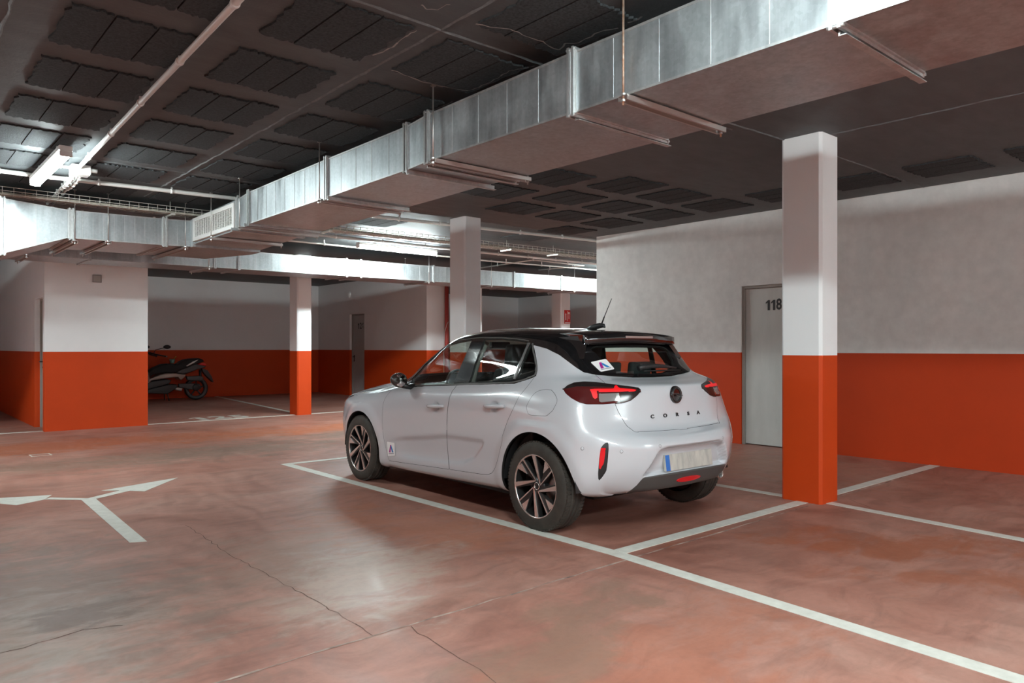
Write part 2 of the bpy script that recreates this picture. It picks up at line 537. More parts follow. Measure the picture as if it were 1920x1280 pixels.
# ------------------------------------------------------------------ pillars (chamfered corners)
def pillar(x0, x1, y0, y1, label):
    c = .022
    poly = [(x0 + c, y0), (x1 - c, y0), (x1, y0 + c), (x1, y1 - c), (x1 - c, y1), (x0 + c, y1), (x0, y1 - c), (x0, y0 + c)]
    o = MB().prism(poly, 2, 0, CEIL).build('pillar', 'pillar')
    return tag(o, label, 'pillar', 'concrete pillars')
p1 = pillar(5.78, 6.075, 2.875, 3.225, 'square orange and white pillar at the corner of the car\'s parking bay')
pillar(5.95, 6.235, 7.81, 8.16, 'square pillar rising behind the bonnet of the parked car')
pillar(6.05, 6.34, 13.08, 13.43, 'orange and white pillar at the corner of the bay marked 125')
pillar(10.22, 10.56, 13.2, 13.55, 'pillar mostly hidden behind the pillar next to the car bonnet')
ps = pillar(13.07, 13.41, 13.2, 13.55, 'pillar carrying the small red fire sign')
sg = thing('fire_sign', 'small red fire extinguisher sign with white symbols on a pillar', 'sign', (13.29, 13.19, 2.03))
MB().box(13.185, 13.395, 13.192, 13.2, 1.86, 2.205).build('sign_plate', 'red_sign', sg)
s = MB()
s.prism([(13.215, 1.95), (13.245, 1.95), (13.245, 2.08), (13.25, 2.10), (13.23, 2.13), (13.21, 2.10), (13.215, 2.08)], 1, 13.188, 13.192)
s.box(13.285, 13.295, 13.188, 13.192, 1.93, 2.18)
s.box(13.31, 13.37, 13.188, 13.192, 2.10, 2.16).box(13.33, 13.35, 13.188, 13.192, 1.98, 2.09)
s.box(13.20, 13.38, 13.188, 13.192, 1.875, 1.895)
s.build('sign_symbols', 'white', sg)

# red riser pipe at the end of the middle wall
r = thing('fire_riser', 'red vertical fire pipe at the end of the wall behind the car', 'pipe', (10.17, 14.04, 0))
MB().tube([(10.17, 14.04, 0), (10.17, 14.04, CEIL)], .048, 14).build('pipe', 'red_pipe', r)
MB().box(10.02, 10.16, 14.05, 14.099, 2.68, 2.72).build('bracket', 'zinc', r)
MB().tube([(10.10, 14.05, 0), (10.09, 14.05, 1.2), (10.10, 14.03, 1.62), (10.14, 13.99, 1.8), (10.17, 13.98, 1.86)], .006, 6).build('wire', 'pvc', r)

# ------------------------------------------------------------------ floor markings (thin paint layers, children of the floor)
ZL = .0015
NSTRIP = [0]
def strip(name, pts, width, parent=floor):
    """painted stripe along a polyline of (x,y)"""
    m = MB()
    for (x0, y0), (x1, y1) in zip(pts[:-1], pts[1:]):
        d = Vector((x1 - x0, y1 - y0)).normalized() * width / 2
        n = Vector((-d.y, d.x))
        e = d * 0
        vs = [(x0 - n.x, y0 - n.y), (x1 - n.x, y1 - n.y), (x1 + n.x, y1 + n.y), (x0 + n.x, y0 + n.y)]
        NSTRIP[0] += 1
        m.prism(vs, 2, 0.0, ZL + .0003 * NSTRIP[0])
    return m.build(name, 'line', parent)
def paint(name, poly, parent=floor):
    NSTRIP[0] += 1
    return MB().prism(poly, 2, 0.0, ZL + .0003 * (NSTRIP[0] % 6)).build(name, 'line', parent)
strip('bay_line', [(3.425, 7.72), (3.47, 3.03)], .10)
strip('bay_line', [(3.47, 3.03), (3.31, .85), (3.15, -1.4)], .10)
strip('bay_line', [(3.42, 7.68), (8.645, 7.68)], .09)
strip('bay_line', [(3.52, 3.035), (5.78, 3.035)], .10)
strip('bay_line', [(6.075, 3.03), (8.64, 3.045)], .10)
strip('bay_line', [(5.905, 7.64), (5.895, 3.225)], .09)
strip('bay_line', [(5.905, 2.875), (5.73, 1.48), (5.45, -1.2)], .09)
strip('bay_line', [(-3.2, 13.25), (2.0, 13.13)], .09)
strip('bay_line', [(3.44, 13.13), (6.05, 13.22)], .09)
strip('bay_line', [(6.34, 13.23), (9.65, 13.30)], .09)
strip('bay_line', [(6.22, 13.43), (6.8, 19.5)], .09)
# Y-shaped direction arrow
stem = [(1.337, 6.99), (1.282, 5.26), (1.375, 5.215), (1.44, 6.96)]
paint('arrow_stem', stem[::-1])
paint('arrow_branch', [(1.337, 6.99), (1.44, 6.96), (1.745, 7.16), (1.68, 7.225)])
paint('arrow_head', [(1.556, 7.322), (1.68, 7.225), (1.745, 7.16), (1.835, 7.04), (2.272, 7.571)])
paint('arrow_branch', [(1.337, 6.99), (1.40, 7.02), (1.16, 7.265), (1.11, 7.21)])
paint('arrow_head', [(1.19, 7.39), (1.11, 7.21), (.90, 7.10), (.60, 7.62)])
digits('125', .50, .36, .85, 'line', 'bay_number', (4.80, 13.60, .001), (1, 0, 0), (0, 1, 0), floor, .022)
# fine joint in the slab with pale crumbling edge, and a drain plate
jm = MB()
random.seed(5)
pts = [(-1.0, 2.82)]
x = -1.0
while x < 8.6:
    x += .12
    pts.append((x, 2.83 + .018 * x + random.uniform(-.006, .006)))
for (x0, y0), (x1, y1) in zip(pts[:-1], pts[1:]):
    wd = .003 + random.random() * .005
    jm.add([(x0, y0 - wd, .001), (x1, y1 - wd, .001), (x1, y1 + wd, .001), (x0, y0 + wd, .001)], [(0, 1, 2, 3)])
jm.build('slab_joint', simple_noise_mat('joint_filler', (.10, .05, .04), (.66, .50, .42), 7, .8), floor)
dr = MB()
for a in ((1.43, 1.64, 10.13, 10.145), (1.43, 1.64, 10.32, 10.335), (1.43, 1.445, 10.145, 10.32), (1.625, 1.64, 10.145, 10.32)):
    dr.box(*a, 0, .002)
dr.build('drain_cover', 'line', floor)
# hairline cracks wandering over the slab
def floor_crack(pxs, seed, wd=.0022):
    r = random.Random(seed)
    P = [Vector(pix(x, y, 2, 0)[:2]) for x, y in pxs]
    Q = []
    for a, b in zip(P[:-1], P[1:]):
        n = max(3, int((b - a).length / .06))
        Q += [a.lerp(b, i / n) + Vector((r.uniform(-.010, .010), r.uniform(-.010, .010))) for i in range(n)]
    Q.append(P[-1])
    m = MB()
    for a, b in zip(Q[:-1], Q[1:]):
        d = (b - a).normalized()
        n = Vector((-d.y, d.x)) * wd * r.uniform(.5, 1.2)
        m.add([(a.x - n.x, a.y - n.y, .0008), (b.x - n.x, b.y - n.y, .0008), (b.x + n.x, b.y + n.y, .0008), (a.x + n.x, a.y + n.y, .0008)], [(0, 1, 2, 3)])
    return m.build('hairline_crack', 'crack', floor)
M['crack'] = mat('crack_dirt', (.13, .07, .055), .9)
floor_crack([(350, 985), (440, 1045), (525, 1090), (600, 1130), (700, 1192)], 1)
floor_crack([(770, 1176), (830, 1215), (880, 1245), (950, 1290)], 2)
floor_crack([(-20, 1230), (75, 1205), (155, 1180), (230, 1172)], 3, .003)
floor_crack([(1590, 935), (1640, 955), (1690, 968)], 4, .002)
# ================================================================== ceiling blocks and ribs
random.seed(11)
def block_mesh(k, wx, wy, lx, rx):
    """rough lightweight block, ragged on its two short ends; lx / rx = ragged left / right long side"""
    rnd = random.Random(k)
    n = 12
    poly = []
    for i in range(n + 1):
        poly.append((-wx / 2 + wx * i / n, -wy / 2 + rnd.uniform(-.020, .016)))
    for i in range(1, n):
        poly.append((wx / 2 + (rnd.uniform(-.02, .012) if rx else 0), -wy / 2 + wy * i / n))
    for i in range(n + 1):
        poly.append((wx / 2 - wx * i / n, wy / 2 + rnd.uniform(-.020, .016)))
    for i in range(1, n):
        poly.append((-wx / 2 + (rnd.uniform(-.012, .02) if lx else 0), wy / 2 - wy * i / n))
    return MB().prism(poly, 2, -.014, 0.0).mesh('block', 'block')
WB, LB = .209, .60
VAR = [[block_mesh(10 * s + k, WB - .008, LB, s == 0, s == 2) for k in range(4)] for s in range(3)]
XC = [1.085 + .842 * k for k in range(9)]
cells = []
for xc in XC:
    left = xc < 5.7
    y0 = 2.80 if left else 2.645
    for k in range(-1, 8):
        yc = (3.70 + .877 * k) if left else (2.645 + .855 * k)
        cells.append((xc, yc))
nb = 0
for xc, yc in cells:
    if yc > 9.3 or yc < 1.2:
        continue
    # solid slab heads around the pillars
    if math.hypot(max(abs(xc - 5.93) - .0, 0), 0) < 1.25 and abs(yc - 3.05) < 1.6:
        continue
    if abs(xc - 6.1) < .95 and abs(yc - 7.98) < .95:
        continue
    px = to_px([(xc, yc, CEIL)])[0]
    if not (-120 < px[0] < 2040 and -60 < px[1]) or xc * BX[1] + yc * AX[1] < .5:
        continue
    for s in range(3):
        me = VAR[s][random.randrange(4)]
        o = link('block', me, ceiling)
        o.location = (xc + (s - 1) * (WB + .002) + random.uniform(-.002, .002), yc + random.uniform(-.012, .012), CEIL + .001)
        nb += 1
# raised board joints along the ribs
rd = MB()
def ragged_line(p, q, wd, h, seed, step=.07):
    r = random.Random(seed)
    L = math.hypot(q[0] - p[0], q[1] - p[1])
    n = max(2, int(L / step))
    d = Vector((q[0] - p[0], q[1] - p[1])).normalized()
    nn = Vector((-d.y, d.x))
    prev = None
    for i in range(n + 1):
        t = i / n
        c = Vector(p) * (1 - t) + Vector(q) * t + nn * r.uniform(-.006, .006)
        w_ = wd * r.uniform(.6, 1.3)
        hh = h * r.uniform(.6, 1.2)
        ring = [(c.x - nn.x * w_, c.y - nn.y * w_, CEIL), (c.x, c.y, CEIL - hh), (c.x + nn.x * w_, c.y + nn.y * w_, CEIL)]
        if prev:
            rd.add(prev + ring, [(0, 1, 4, 3), (1, 2, 5, 4)])
        prev = ring
for i, (p, q) in enumerate([((2.365, 2.4), (2.40, 9.2)), ((.3, 3.32), (5.2, 3.32)), ((.5, 7.72), (5.2, 7.66)), ((.55, 2.6), (.55, 9.0)), ((5.93, 2.85), (5.97, -1.2)), ((6.1, 3.16), (8.64, 3.16)), ((5.8, 3.2), (3.6, 3.3)), ((2.37, 1.2), (2.365, 2.4)), ((5.9, 8.0), (3.7, 8.1)), ((6.2, 8.0), (8.6, 8.0))]):
    ragged_line(p, q, .011, .008, i)
rd.build('board_joint', 'ridge', ceiling)
# pale cement runs along the edges of some blocks over the car
cr = MB()
def crack(pts, seed, wd=.006):
    r = random.Random(seed)
    P = []
    for (a, b), (c, d) in zip(pts[:-1], pts[1:]):
        n = max(2, int(math.hypot(c - a, d - b) / .03))
        for i in range(n):
            P.append(Vector((a + (c - a) * i / n + r.uniform(-.008, .008), b + (d - b) * i / n + r.uniform(-.008, .008))))
    for p, q in zip(P[:-1], P[1:]):
        d = (q - p).normalized()
        n = Vector((-d.y, d.x)) * wd * r.uniform(.25, 1)
        cr.add([(p.x - n.x, p.y - n.y, CEIL - .017), (q.x - n.x, q.y - n.y, CEIL - .017), (q.x + n.x, q.y + n.y, CEIL - .017), (p.x + n.x, p.y + n.y, CEIL - .017)], [(0, 1, 2, 3)])
def cpx(L):
    return [tuple(pix(x, y, 2, CEIL - .017)[:2]) for x, y in L]
S = 2.743
for k, L in enumerate([[(525, 120), (600, 140), (700, 148), (790, 185), (870, 215), (950, 258), (990, 225), (1060, 220), (1160, 165), (1290, 135)], [(100, 360), (220, 410), (330, 440), (430, 460), (485, 468), (560, 440), (640, 400), (700, 365), (860, 335)], [(245, 20), (270, 45), (330, 50), (375, 25), (420, 15)], [(0, 285), (70, 260), (160, 190), (240, 145)], [(120, 615), (200, 612), (300, 570), (420, 515)], [(1310, 115), (1360, 100), (1410, 75)]]):
    crack(cpx([(700 + x / S, y / S) for x, y in L]), k)
cr.build('cement_run', 'plaster_crack', ceiling)

# ================================================================== lamps
def lamp(c, along, label, L=1.5, z=2.90, group='fluorescent ceiling lights', tube='tube'):
    t = thing('ceiling_light', label, 'ceiling light', (c[0], c[1], CEIL), group)
    def B(m, a0, a1, w0, w1, z0, z1, b=.006):
        if along == 'y':
            m.bbox(c[0] + w0, c[0] + w1, c[1] + a0, c[1] + a1, z0, z1, b)
        else:
            m.bbox(c[0] + a0, c[0] + a1, c[1] + w0, c[1] + w1, z0, z1, b)
        return m
    B(MB(), -L / 2, L / 2, -.05, .05, z - .005, z + .035).build('housing', 'white_plastic', t)
    d = MB()
    h = L / 2 - .02
    prof = [(-.048, z - .004), (-.046, z - .03), (-.032, z - .052), (0, z - .06), (.032, z - .052), (.046, z - .03), (.048, z - .004)]
    if along == 'y':
        d.prism([(c[0] + a, b) for a, b in prof], 1, c[1] - h, c[1] + h, True)
    else:
        d.prism([(c[1] + a, b) for a, b in prof], 0, c[0] - h, c[0] + h, True)
    d.build('diffuser', tube, t)
    for s in (-1, 1):
        e = MB()
        B(e, min(s * (h - .0), s * (h + .028)), max(s * h, s * (h + .028)), -.047, .047, z - .056, z - .004, .01)
        e.build('end_cap', 'white_plastic', t)
    for s in (-.45, .45):
        B(MB(), s - .02, s + .02, -.02, .02, z + .03, CEIL, .003).build('bracket', 'zinc', t)
    return t
lamp((1.24, 7.81), 'y', 'fluorescent light hanging beside the junction box and long white conduit', tube='tube_low')
lamp((6.62, 10.5), 'x', 'fluorescent light hanging in front of the silver duct of the back aisle', tube='tube_high')
lamp((1.40, .85), 'y', 'fluorescent ceiling light over the driving lane outside the parking bay')
lamp((1.40, -2.7), 'y', 'fluorescent ceiling light near the back wall of the driving lane')
lamp((12.3, 10.3), 'x', 'fluorescent ceiling light round the corner of the right wall', tube='tube_high')
lamp((6.0, -3.2), 'x', 'added unseen fill light over the bays by the back wall', tube='tube_fill')  # unseen fill, added to brighten the right wall and near pillar
lamp((-1.6, 11.2), 'x', 'fluorescent ceiling light in the left arm of the back aisle')

# ================================================================== conduits, junction box, cable tray
def conduit(pts, label, r=.016, clips=8, group='white conduits under the ceiling'):
    t = thing('conduit', label, 'conduit', pts[0], group)
    MB().tube(pts, r, 10).build('tube', 'pvc', t)
    for i in range(clips):
        f = (i + .5) / clips * (len(pts) - 1)
        k = min(int(f), len(pts) - 2)
        p = Vector(pts[k]).lerp(Vector(pts[k + 1]), f - k)
        d = (Vector(pts[k + 1]) - Vector(pts[k])).normalized()
        m = MB().tube([p - d * .012, p + d * .012], r + .006, 10)
        m.box(p.x - .008, p.x + .008, p.y - .008, p.y + .008, p.z + r, CEIL - .0005)
        m.build('clip', 'white_plastic', t)
    return t
conduit([(1.31, 1.2, 2.955), (1.364, 3.65, 2.955), (1.50, 7.95, 2.955)], 'long white conduit crossing the dark ceiling to the junction box', .019, 9)
conduit([(1.50, 8.05, 2.95), (1.52, 8.4, 2.918), (1.535, 8.75, 2.918), (1.555, 9.15, 2.954), (1.60, 10.2, 2.956)], 'white conduit from the junction box down behind the duct')
conduit([(1.56, 8.06, 2.95), (1.575, 8.4, 2.918), (1.59, 8.75, 2.918), (1.61, 9.15, 2.954), (1.655, 10.2, 2.956)], 'second white conduit from the junction box down behind the duct', .012)
conduit([(-3.1, 8.62, 2.96), (1.22, 8.61, 2.96), (3.07, 8.46, 2.96), (5.0, 8.42, 2.96), (6.62, 8.26, 2.96), (8.72, 8.05, 2.96), (12.0, 7.97, 2.96)], 'white pipe along the ceiling above the cable tray', .022, 16)
conduit([(5.0, 10.36, 2.96), (8.29, 10.35, 2.96), (11.1, 10.25, 2.96), (14.0, 10.2, 2.96)], 'white pipe along the ceiling above the back aisle light', .022, 12)
conduit([(3.4, 11.0, 2.93), (7.0, 11.05, 2.93), (9.0, 11.1, 2.93), (11.2, 10.9, 2.93), (14, 10.8, 2.93)], 'white conduit running on top of the back duct', .015, 10)
a_, b_ = pix(902, 502, 2, 2.93), pix(1000, 487, 2, 2.95)
c_, d_ = pix(1095, 498, 2, 2.95), pix(1010, 506, 2, 2.93)
conduit([tuple(a_), tuple(b_), tuple(c_)], 'thin bent white conduit over the back duct beside the right wall', .013, 3)
conduit([tuple(d_), tuple(c_)], 'short thin white conduit leading to the lamp round the corner', .012, 2)
jb = thing('junction_box', 'white junction box under the ceiling where the conduits meet', 'junction box', (1.52, 8.0, 2.95))
MB().bbox(1.44, 1.60, 7.93, 8.07, 2.90, 2.985, .008).build('box', 'white_plastic', jb)
MB().bbox(1.447, 1.593, 7.937, 8.063, 2.892, 2.90, .003).build('lid', 'white_plastic', jb)
g = MB()
g.tube([(1.58, 7.98, 2.95), (1.66, 7.98, 2.95)], .02, 10)
g.tube([(1.38, 7.97, 2.95), (1.46, 7.97, 2.95)], .013, 10)
g.build('gland', 'white_plastic', jb)
conduit([(1.27, 7.97, 2.95), (1.44, 7.97, 2.95)], 'short white conduit between the light and the junction box', .012, 1)

ct = thing('cable_tray', 'long wire mesh cable tray hanging under the ceiling across the garage', 'cable tray', (1, 8.55, 2.78))
TX0, TX1, TY, TW, TZ, TH = -3.1, 10.6, 9.24, .212, 2.848, .078
def ty(x):
    return TY - .046 * max(0, x - 2.9)
rw = .0035
for (oy, oz) in ((0, TH), (0, TH * .5), (0, 0), (TW / 3, 0), (2 * TW / 3, 0), (TW, 0), (TW, TH * .5), (TW, TH)):
    MB().tube([(TX0, ty(TX0) + oy, TZ + oz), (2.9, ty(2.9) + oy, TZ + oz), (TX1, ty(TX1) + oy, TZ + oz)], rw, 6).build('long_wire', 'wire', ct)
um = MB().tube([(0, 0, TH), (0, 0, 0), (0, TW, 0), (0, TW, TH)], rw, 6).mesh('cross_wire', 'wire')
x = TX0 + .05
while x < TX1:
    o = link('cross_wire', um, ct)
    o.location = (x, ty(x), TZ)
    x += .10 if x > .5 else .2
for i, (oy, r_) in enumerate(((.035, .012), (.075, .018), (.12, .014), (.16, .011))):
    pts = []
    for k in range(28):
        xx = TX0 + (TX1 - TX0) * k / 27
        pts.append((xx, ty(xx) + oy + .008 * math.sin(k * 1.7 + i), TZ + rw + r_))
    tag(MB().tube(pts, r_, 8).build('cable', 'cable'), ['thin cable along the near edge of the wire mesh tray', 'thickest cable lying in the wire mesh tray', 'cable lying beside the thickest one in the wire mesh tray', 'thin cable along the far edge of the wire mesh tray'][i], 'cable', 'cables in the tray')
for x in (-1.6, .8, 2.72, 4.7, 7.8, 8.8):
    h = MB()
    h.tube([(x, ty(x) + TW / 2, TZ - .02), (x, ty(x) + TW / 2, CEIL)], .006, 8)
    h.bbox(x - .02, x + .02, ty(x) - .03, ty(x) + TW + .03, TZ - .026, TZ - .004, .003)
    h.build('tray_hanger', 'wire', ct)
# ================================================================== ventilation ducts
def panel_box(m, P):
    """closed box from 8 corner points (x0y0z0, x1.., ...)"""
    m.add(P, [(0, 2, 3, 1), (4, 5, 7, 6), (0, 1, 5, 4), (2, 6, 7, 3), (0, 4, 6, 2), (1, 3, 7, 5)])
def duct_section(parent, a, b, name='duct_section', material='galv', axis='y'):
    """a, b = (pos, lo, hi, z0, z1) at both ends, along axis"""
    P = []
    for z in (3, 4):
        if axis == 'y':
            P += [(a[1], a[0], a[z]), (a[2], a[0], a[z]), (b[1], b[0], b[z]), (b[2], b[0], b[z])]
        else:
            P += [(a[0], a[1], a[z]), (b[0], b[1], b[z]), (a[0], a[2], a[z]), (b[0], b[2], b[z])]
    m = MB()
    panel_box(m, P)
    return m.build(name, material, parent)
def flange(parent, pos, lo, hi, z0, z1, axis='y', t=.014, h=.022, n=2, gap=.034, corner=True):
    """rectangular flange ring(s) with bolts in the corners"""
    m = MB()
    for i in range(n):
        p = pos + (i - (n - 1) / 2) * gap
        rings = [(lo - h, hi + h, z0 - h, z0), (lo - h, hi + h, z1, z1 + h), (lo - h, lo, z0, z1), (hi, hi + h, z0, z1)]
        for l0, l1, q0, q1 in rings:
            if axis == 'y':
                m.box(l0, l1, p - t / 2, p + t / 2, q0, q1)
            else:
                m.box(p - t / 2, p + t / 2, l0, l1, q0, q1)
    if n > 1:      # recessed band between the two rings
        e = h * .35
        for l0, l1, q0, q1 in [(lo - e, hi + e, z0 - e, z0), (lo - e, hi + e, z1, z1 + e), (lo - e, lo, z0, z1), (hi, hi + e, z0, z1)]:
            if axis == 'y':
                m.box(l0, l1, pos - gap, pos + gap, q0, q1)
            else:
                m.box(pos - gap, pos + gap, l0, l1, q0, q1)
        for l in (lo - h * .5, hi + h * .5):
            for q in (z0 - h * .5, z1 + h * .5):
                c0, c1 = ((l, pos - gap, q), (l, pos + gap, q)) if axis == 'y' else ((pos - gap, l, q), (pos + gap, l, q))
                m.tube([c0, c1], .008, 6)
    return m.build('flange', 'galv_edge', parent)
def seams(parent, a, b, n, axis='y'):
    """standing seams (slightly proud thin folds) and the two edge folds on the visible face between stations"""
    for i in range(1, n):
        t = i / n
        s = [a[k] + (b[k] - a[k]) * t for k in range(5)]
        m = MB()
        if axis == 'y':
            m.box(s[1] - .0022, s[1] + .001, s[0] - .0022, s[0] + .0022, s[3] + .014, s[4] - .014)
        else:
            m.box(s[0] - .0022, s[0] + .0022, s[1] - .0022, s[1] + .001, s[3] + .014, s[4] - .014)
        m.build('sheet_seam', 'galv_edge', parent)
    w_ = .012
    for z in (3, 4):
        s = 1 if z == 3 else -1
        P = []
        for dz in (0, s * w_):
            for st in (a, b):
                for off in (-.004, .004):
                    if axis == 'y':
                        P.append((st[1] + off, st[0], st[z] + dz))
                    else:
                        P.append((st[0], st[1] + off, st[z] + dz))
        MB().add(P, [(0, 1, 3, 2), (4, 6, 7, 5), (0, 2, 6, 4), (1, 5, 7, 3), (0, 4, 5, 1), (2, 3, 7, 6)]).build('edge_fold', 'galv_edge', parent)

ZB, ZT = 2.52, 2.85
md = thing('ventilation_duct', 'large galvanised ventilation duct running over the parked car', 'air duct', (3.25, 5, ZB))
R = 3.645
ST = [(-2.2, 2.86, R, ZB + .005, ZT), (1.36, 2.86, R, ZB + .005, ZT), (2.80, 2.86, R, ZB, ZT), (4.16, 2.86, R, ZB, ZT - .01), (4.50, 2.91, R, ZB + .01, ZT - .005), (5.72, 2.91, R + .01, ZB, ZT - .005), (7.42, 2.92, R + .03, ZB - .005, ZT - .01), (7.86, 2.97, R + .05, ZB - .005, ZT - .01), (9.28, 2.97, R + .10, ZB - .01, ZT - .03)]
NS = [7, 5, 5, 1, 5, 8, 1, 0]
for i in range(len(ST) - 1):
    if i == 7:
        duct_section(md, ST[7], (9.33, 2.97, 3.8, ZB - .01, ZT - .03))
        continue
    duct_section(md, ST[i], ST[i + 1])
    seams(md, ST[i], ST[i + 1], NS[i])
for i in (1, 2, 3, 4, 5, 6, 7):
    flange(md, *ST[i])
# stamped hatch on the near section
MB().box(2.853, 2.86, .2, 1.22, 2.60, 2.80).build('access_panel', 'galv_edge', md)
# side grille: frame, vertical and horizontal blades
gy0, gy1, gz0, gz1 = 7.90, 9.22, ZB + .012, ZT - .045
gx = 2.955
gr = MB()
gr.bbox(gx - .02, gx + .012, gy0, gy0 + .055, gz0, gz1, .004).bbox(gx - .02, gx + .012, gy1 - .055, gy1, gz0, gz1, .004)
gr.bbox(gx - .02, gx + .012, gy0 + .055, gy1 - .055, gz0, gz0 + .045, .004).bbox(gx - .02, gx + .012, gy0 + .055, gy1 - .055, gz1 - .045, gz1, .004)
grille = gr.build('air_grille', mat('grille_frame', (.80, .79, .77), .4, .3), md)
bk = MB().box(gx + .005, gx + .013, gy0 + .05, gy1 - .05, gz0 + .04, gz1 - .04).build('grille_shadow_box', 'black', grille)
bl = MB()
bl.box(-.012, .004, 0, gy1 - gy0 - .11, -.0035, .0035)
blm = bl.mesh('blade', M['grille_blade'] if 'grille_blade' in M else mat('grille_blade', (.78, .77, .75), .4, .3))
nbl = 11
for i in range(nbl):
    o = link('blade', blm, grille)
    o.location = (gx, gy0 + .055, gz0 + .055 + (gz1 - gz0 - .11) * i / (nbl - 1))
vbm = MB().box(-.016, -.010, -.004, .004, 0, gz1 - gz0 - .09).mesh('blade', blm.materials[0])
for i in range(1, 16):
    o = link('blade', vbm, grille)
    o.location = (gx, gy0 + .055 + (gy1 - gy0 - .11) * i / 16, gz0 + .045)

# duct branching off to the left, with flared piece
YF, YB = 9.35, 10.46
ld = thing('ventilation_duct', 'galvanised duct branch with a flared end turning left behind the driving lane', 'air duct', (2.3, 9.9, 2.45))
za, zb = 2.465, 2.775
L0 = (1.69, YF, YB, za, zb)
L1 = (2.66, YF, YB, za + .01, zb + .015)
L2 = (2.95, YF, YB, za + .02, zb + .025)
duct_section(ld, L0, L1, axis='x')
seams(ld, L0, L1, 9, 'x')
duct_section(ld, L1, L2, axis='x')
seams(ld, L1, L2, 2, 'x')
FL = (1.065, YF, YB + .05, 2.245, 2.825)
duct_section(ld, FL, (1.655, YF, YB, za, zb), axis='x', name='flared_section')
seams(ld, FL, (1.655, YF, YB, za, zb), 4, 'x')
duct_section(ld, (-3.0, YF, YB + .05, 2.245, 2.825), (1.05, YF, YB + .05, 2.245, 2.825), axis='x')
flange(ld, 1.06, YF, YB + .05, 2.245, 2.825, 'x')
flange(ld, 1.69, YF, YB, za, zb, 'x')
flange(ld, 2.66, YF, YB, za + .01, zb + .015, 'x')
# corner elbow joining the two ducts
el = MB()
el.prism([(2.95, YF), (2.975, 9.3), (3.8, 9.3), (3.8, 9.6), (3.5, YB), (2.95, YB)], 2, za + .015, zb + .03)
el.build('elbow', 'galv', ld)
MB().box(2.955, 2.985, 9.26, 9.36, za + .01, zb + .035).build('corner_post', 'galv_edge', ld)

# duct along the back aisle
bd = thing('ventilation_duct', 'galvanised duct along the back aisle in front of the numbered bays', 'air duct', (8, 12, 2.5))
BZ0, BZ1 = 2.50, 2.79
bx = [-3.0, .9, 2.35, 4.05, 4.42, 6.25, 6.52, 8.02, 9.95, 11.25, 13.5]
by = lambda x: 11.75 - .045 * max(0, x - 2.3)
for i, (a, b2) in enumerate(zip(bx[:-1], bx[1:])):
    A_ = (a, by(a), by(a) + .75, BZ0, BZ1)
    B_ = (b2, by(b2), by(b2) + .75, BZ0, BZ1)
    duct_section(bd, A_, B_, axis='x')
    seams(bd, A_, B_, max(2, int((b2 - a) / .26)), 'x')
for a in bx[1:-1]:
    flange(bd, a, by(a), by(a) + .75, BZ0, BZ1, 'x', gap=.02, h=.018)

# hangers: two channels / rods under each duct
def hanger(axis, pos, lo, hi, z, label, group, rusty=False):
    t = thing('duct_hanger', label, 'duct hanger', (0, 0, 0), group)
    a, b = lo - .035, hi + .04
    w_, h_ = .03, .024
    m = MB()
    def bx_(l0, l1, p0, p1, q0, q1):
        if axis == 'y':
            m.box(l0, l1, p0, p1, q0, q1)
        else:
            m.box(p0, p1, l0, l1, q0, q1)
    bx_(a, b, pos - w_, pos + w_, z - .004, z)
    bx_(a, b, pos - w_, pos - w_ + .003, z - h_, z - .004)
    bx_(a, b, pos + w_ - .003, pos + w_, z - h_, z - .004)
    bx_(a, b, pos - w_, pos - w_ + .01, z - h_ - .003, z - h_)
    bx_(a, b, pos + w_ - .01, pos + w_, z - h_ - .003, z - h_)
    m.build('channel', 'zinc', t)
    for l in (lo - .03, hi + .03):
        P = (l, pos) if axis == 'y' else (pos, l)
        MB().tube([(*P, z - .05), (*P, CEIL)], .0055, 8).build('threaded_rod', 'rust' if rusty else 'zinc', t)
        nt = MB()
        nt.lathe([(0, -.032), (.012, -.032), (.012, -.020), (0, -.020)], (*P, z), (0, 0, 1), 6, False)
        nt.lathe([(0, .0), (.012, .0), (.012, .010), (0, .010)], (*P, z), (0, 0, 1), 6, False)
        nt.build('nut', 'zinc', t)
        MB().lathe([(0, 0), (.018, 0), (.018, -.006), (0, -.006)], (*P, CEIL), (0, 0, 1), 12, False).build('anchor_plate', 'zinc', t)
    return t
G1 = 'hangers of the duct over the car'
for y_, lab, ru in ((.4, 'channel hanger under the duct over the car, beyond the flange nearest the lane light', False), (2.42, 'channel hanger with a rusty rod under the duct over the car', True), (4.06, 'channel hanger beside the offset piece of the duct over the car', False), (5.80, 'channel hanger under the duct over the car, midway between offset piece and grille', False), (7.58, 'channel hanger of the duct over the car just before the grille', False), (8.52, 'channel hanger under the grille of the duct over the car', False)):
    hanger('y', y_, 2.86 + (.05 if y_ > 4.3 else 0) + (.035 if y_ > 7.8 else 0), R + (.06 if y_ > 6 else 0), ZB - .006 - (.012 if y_ > 7 else 0), lab, G1, ru)
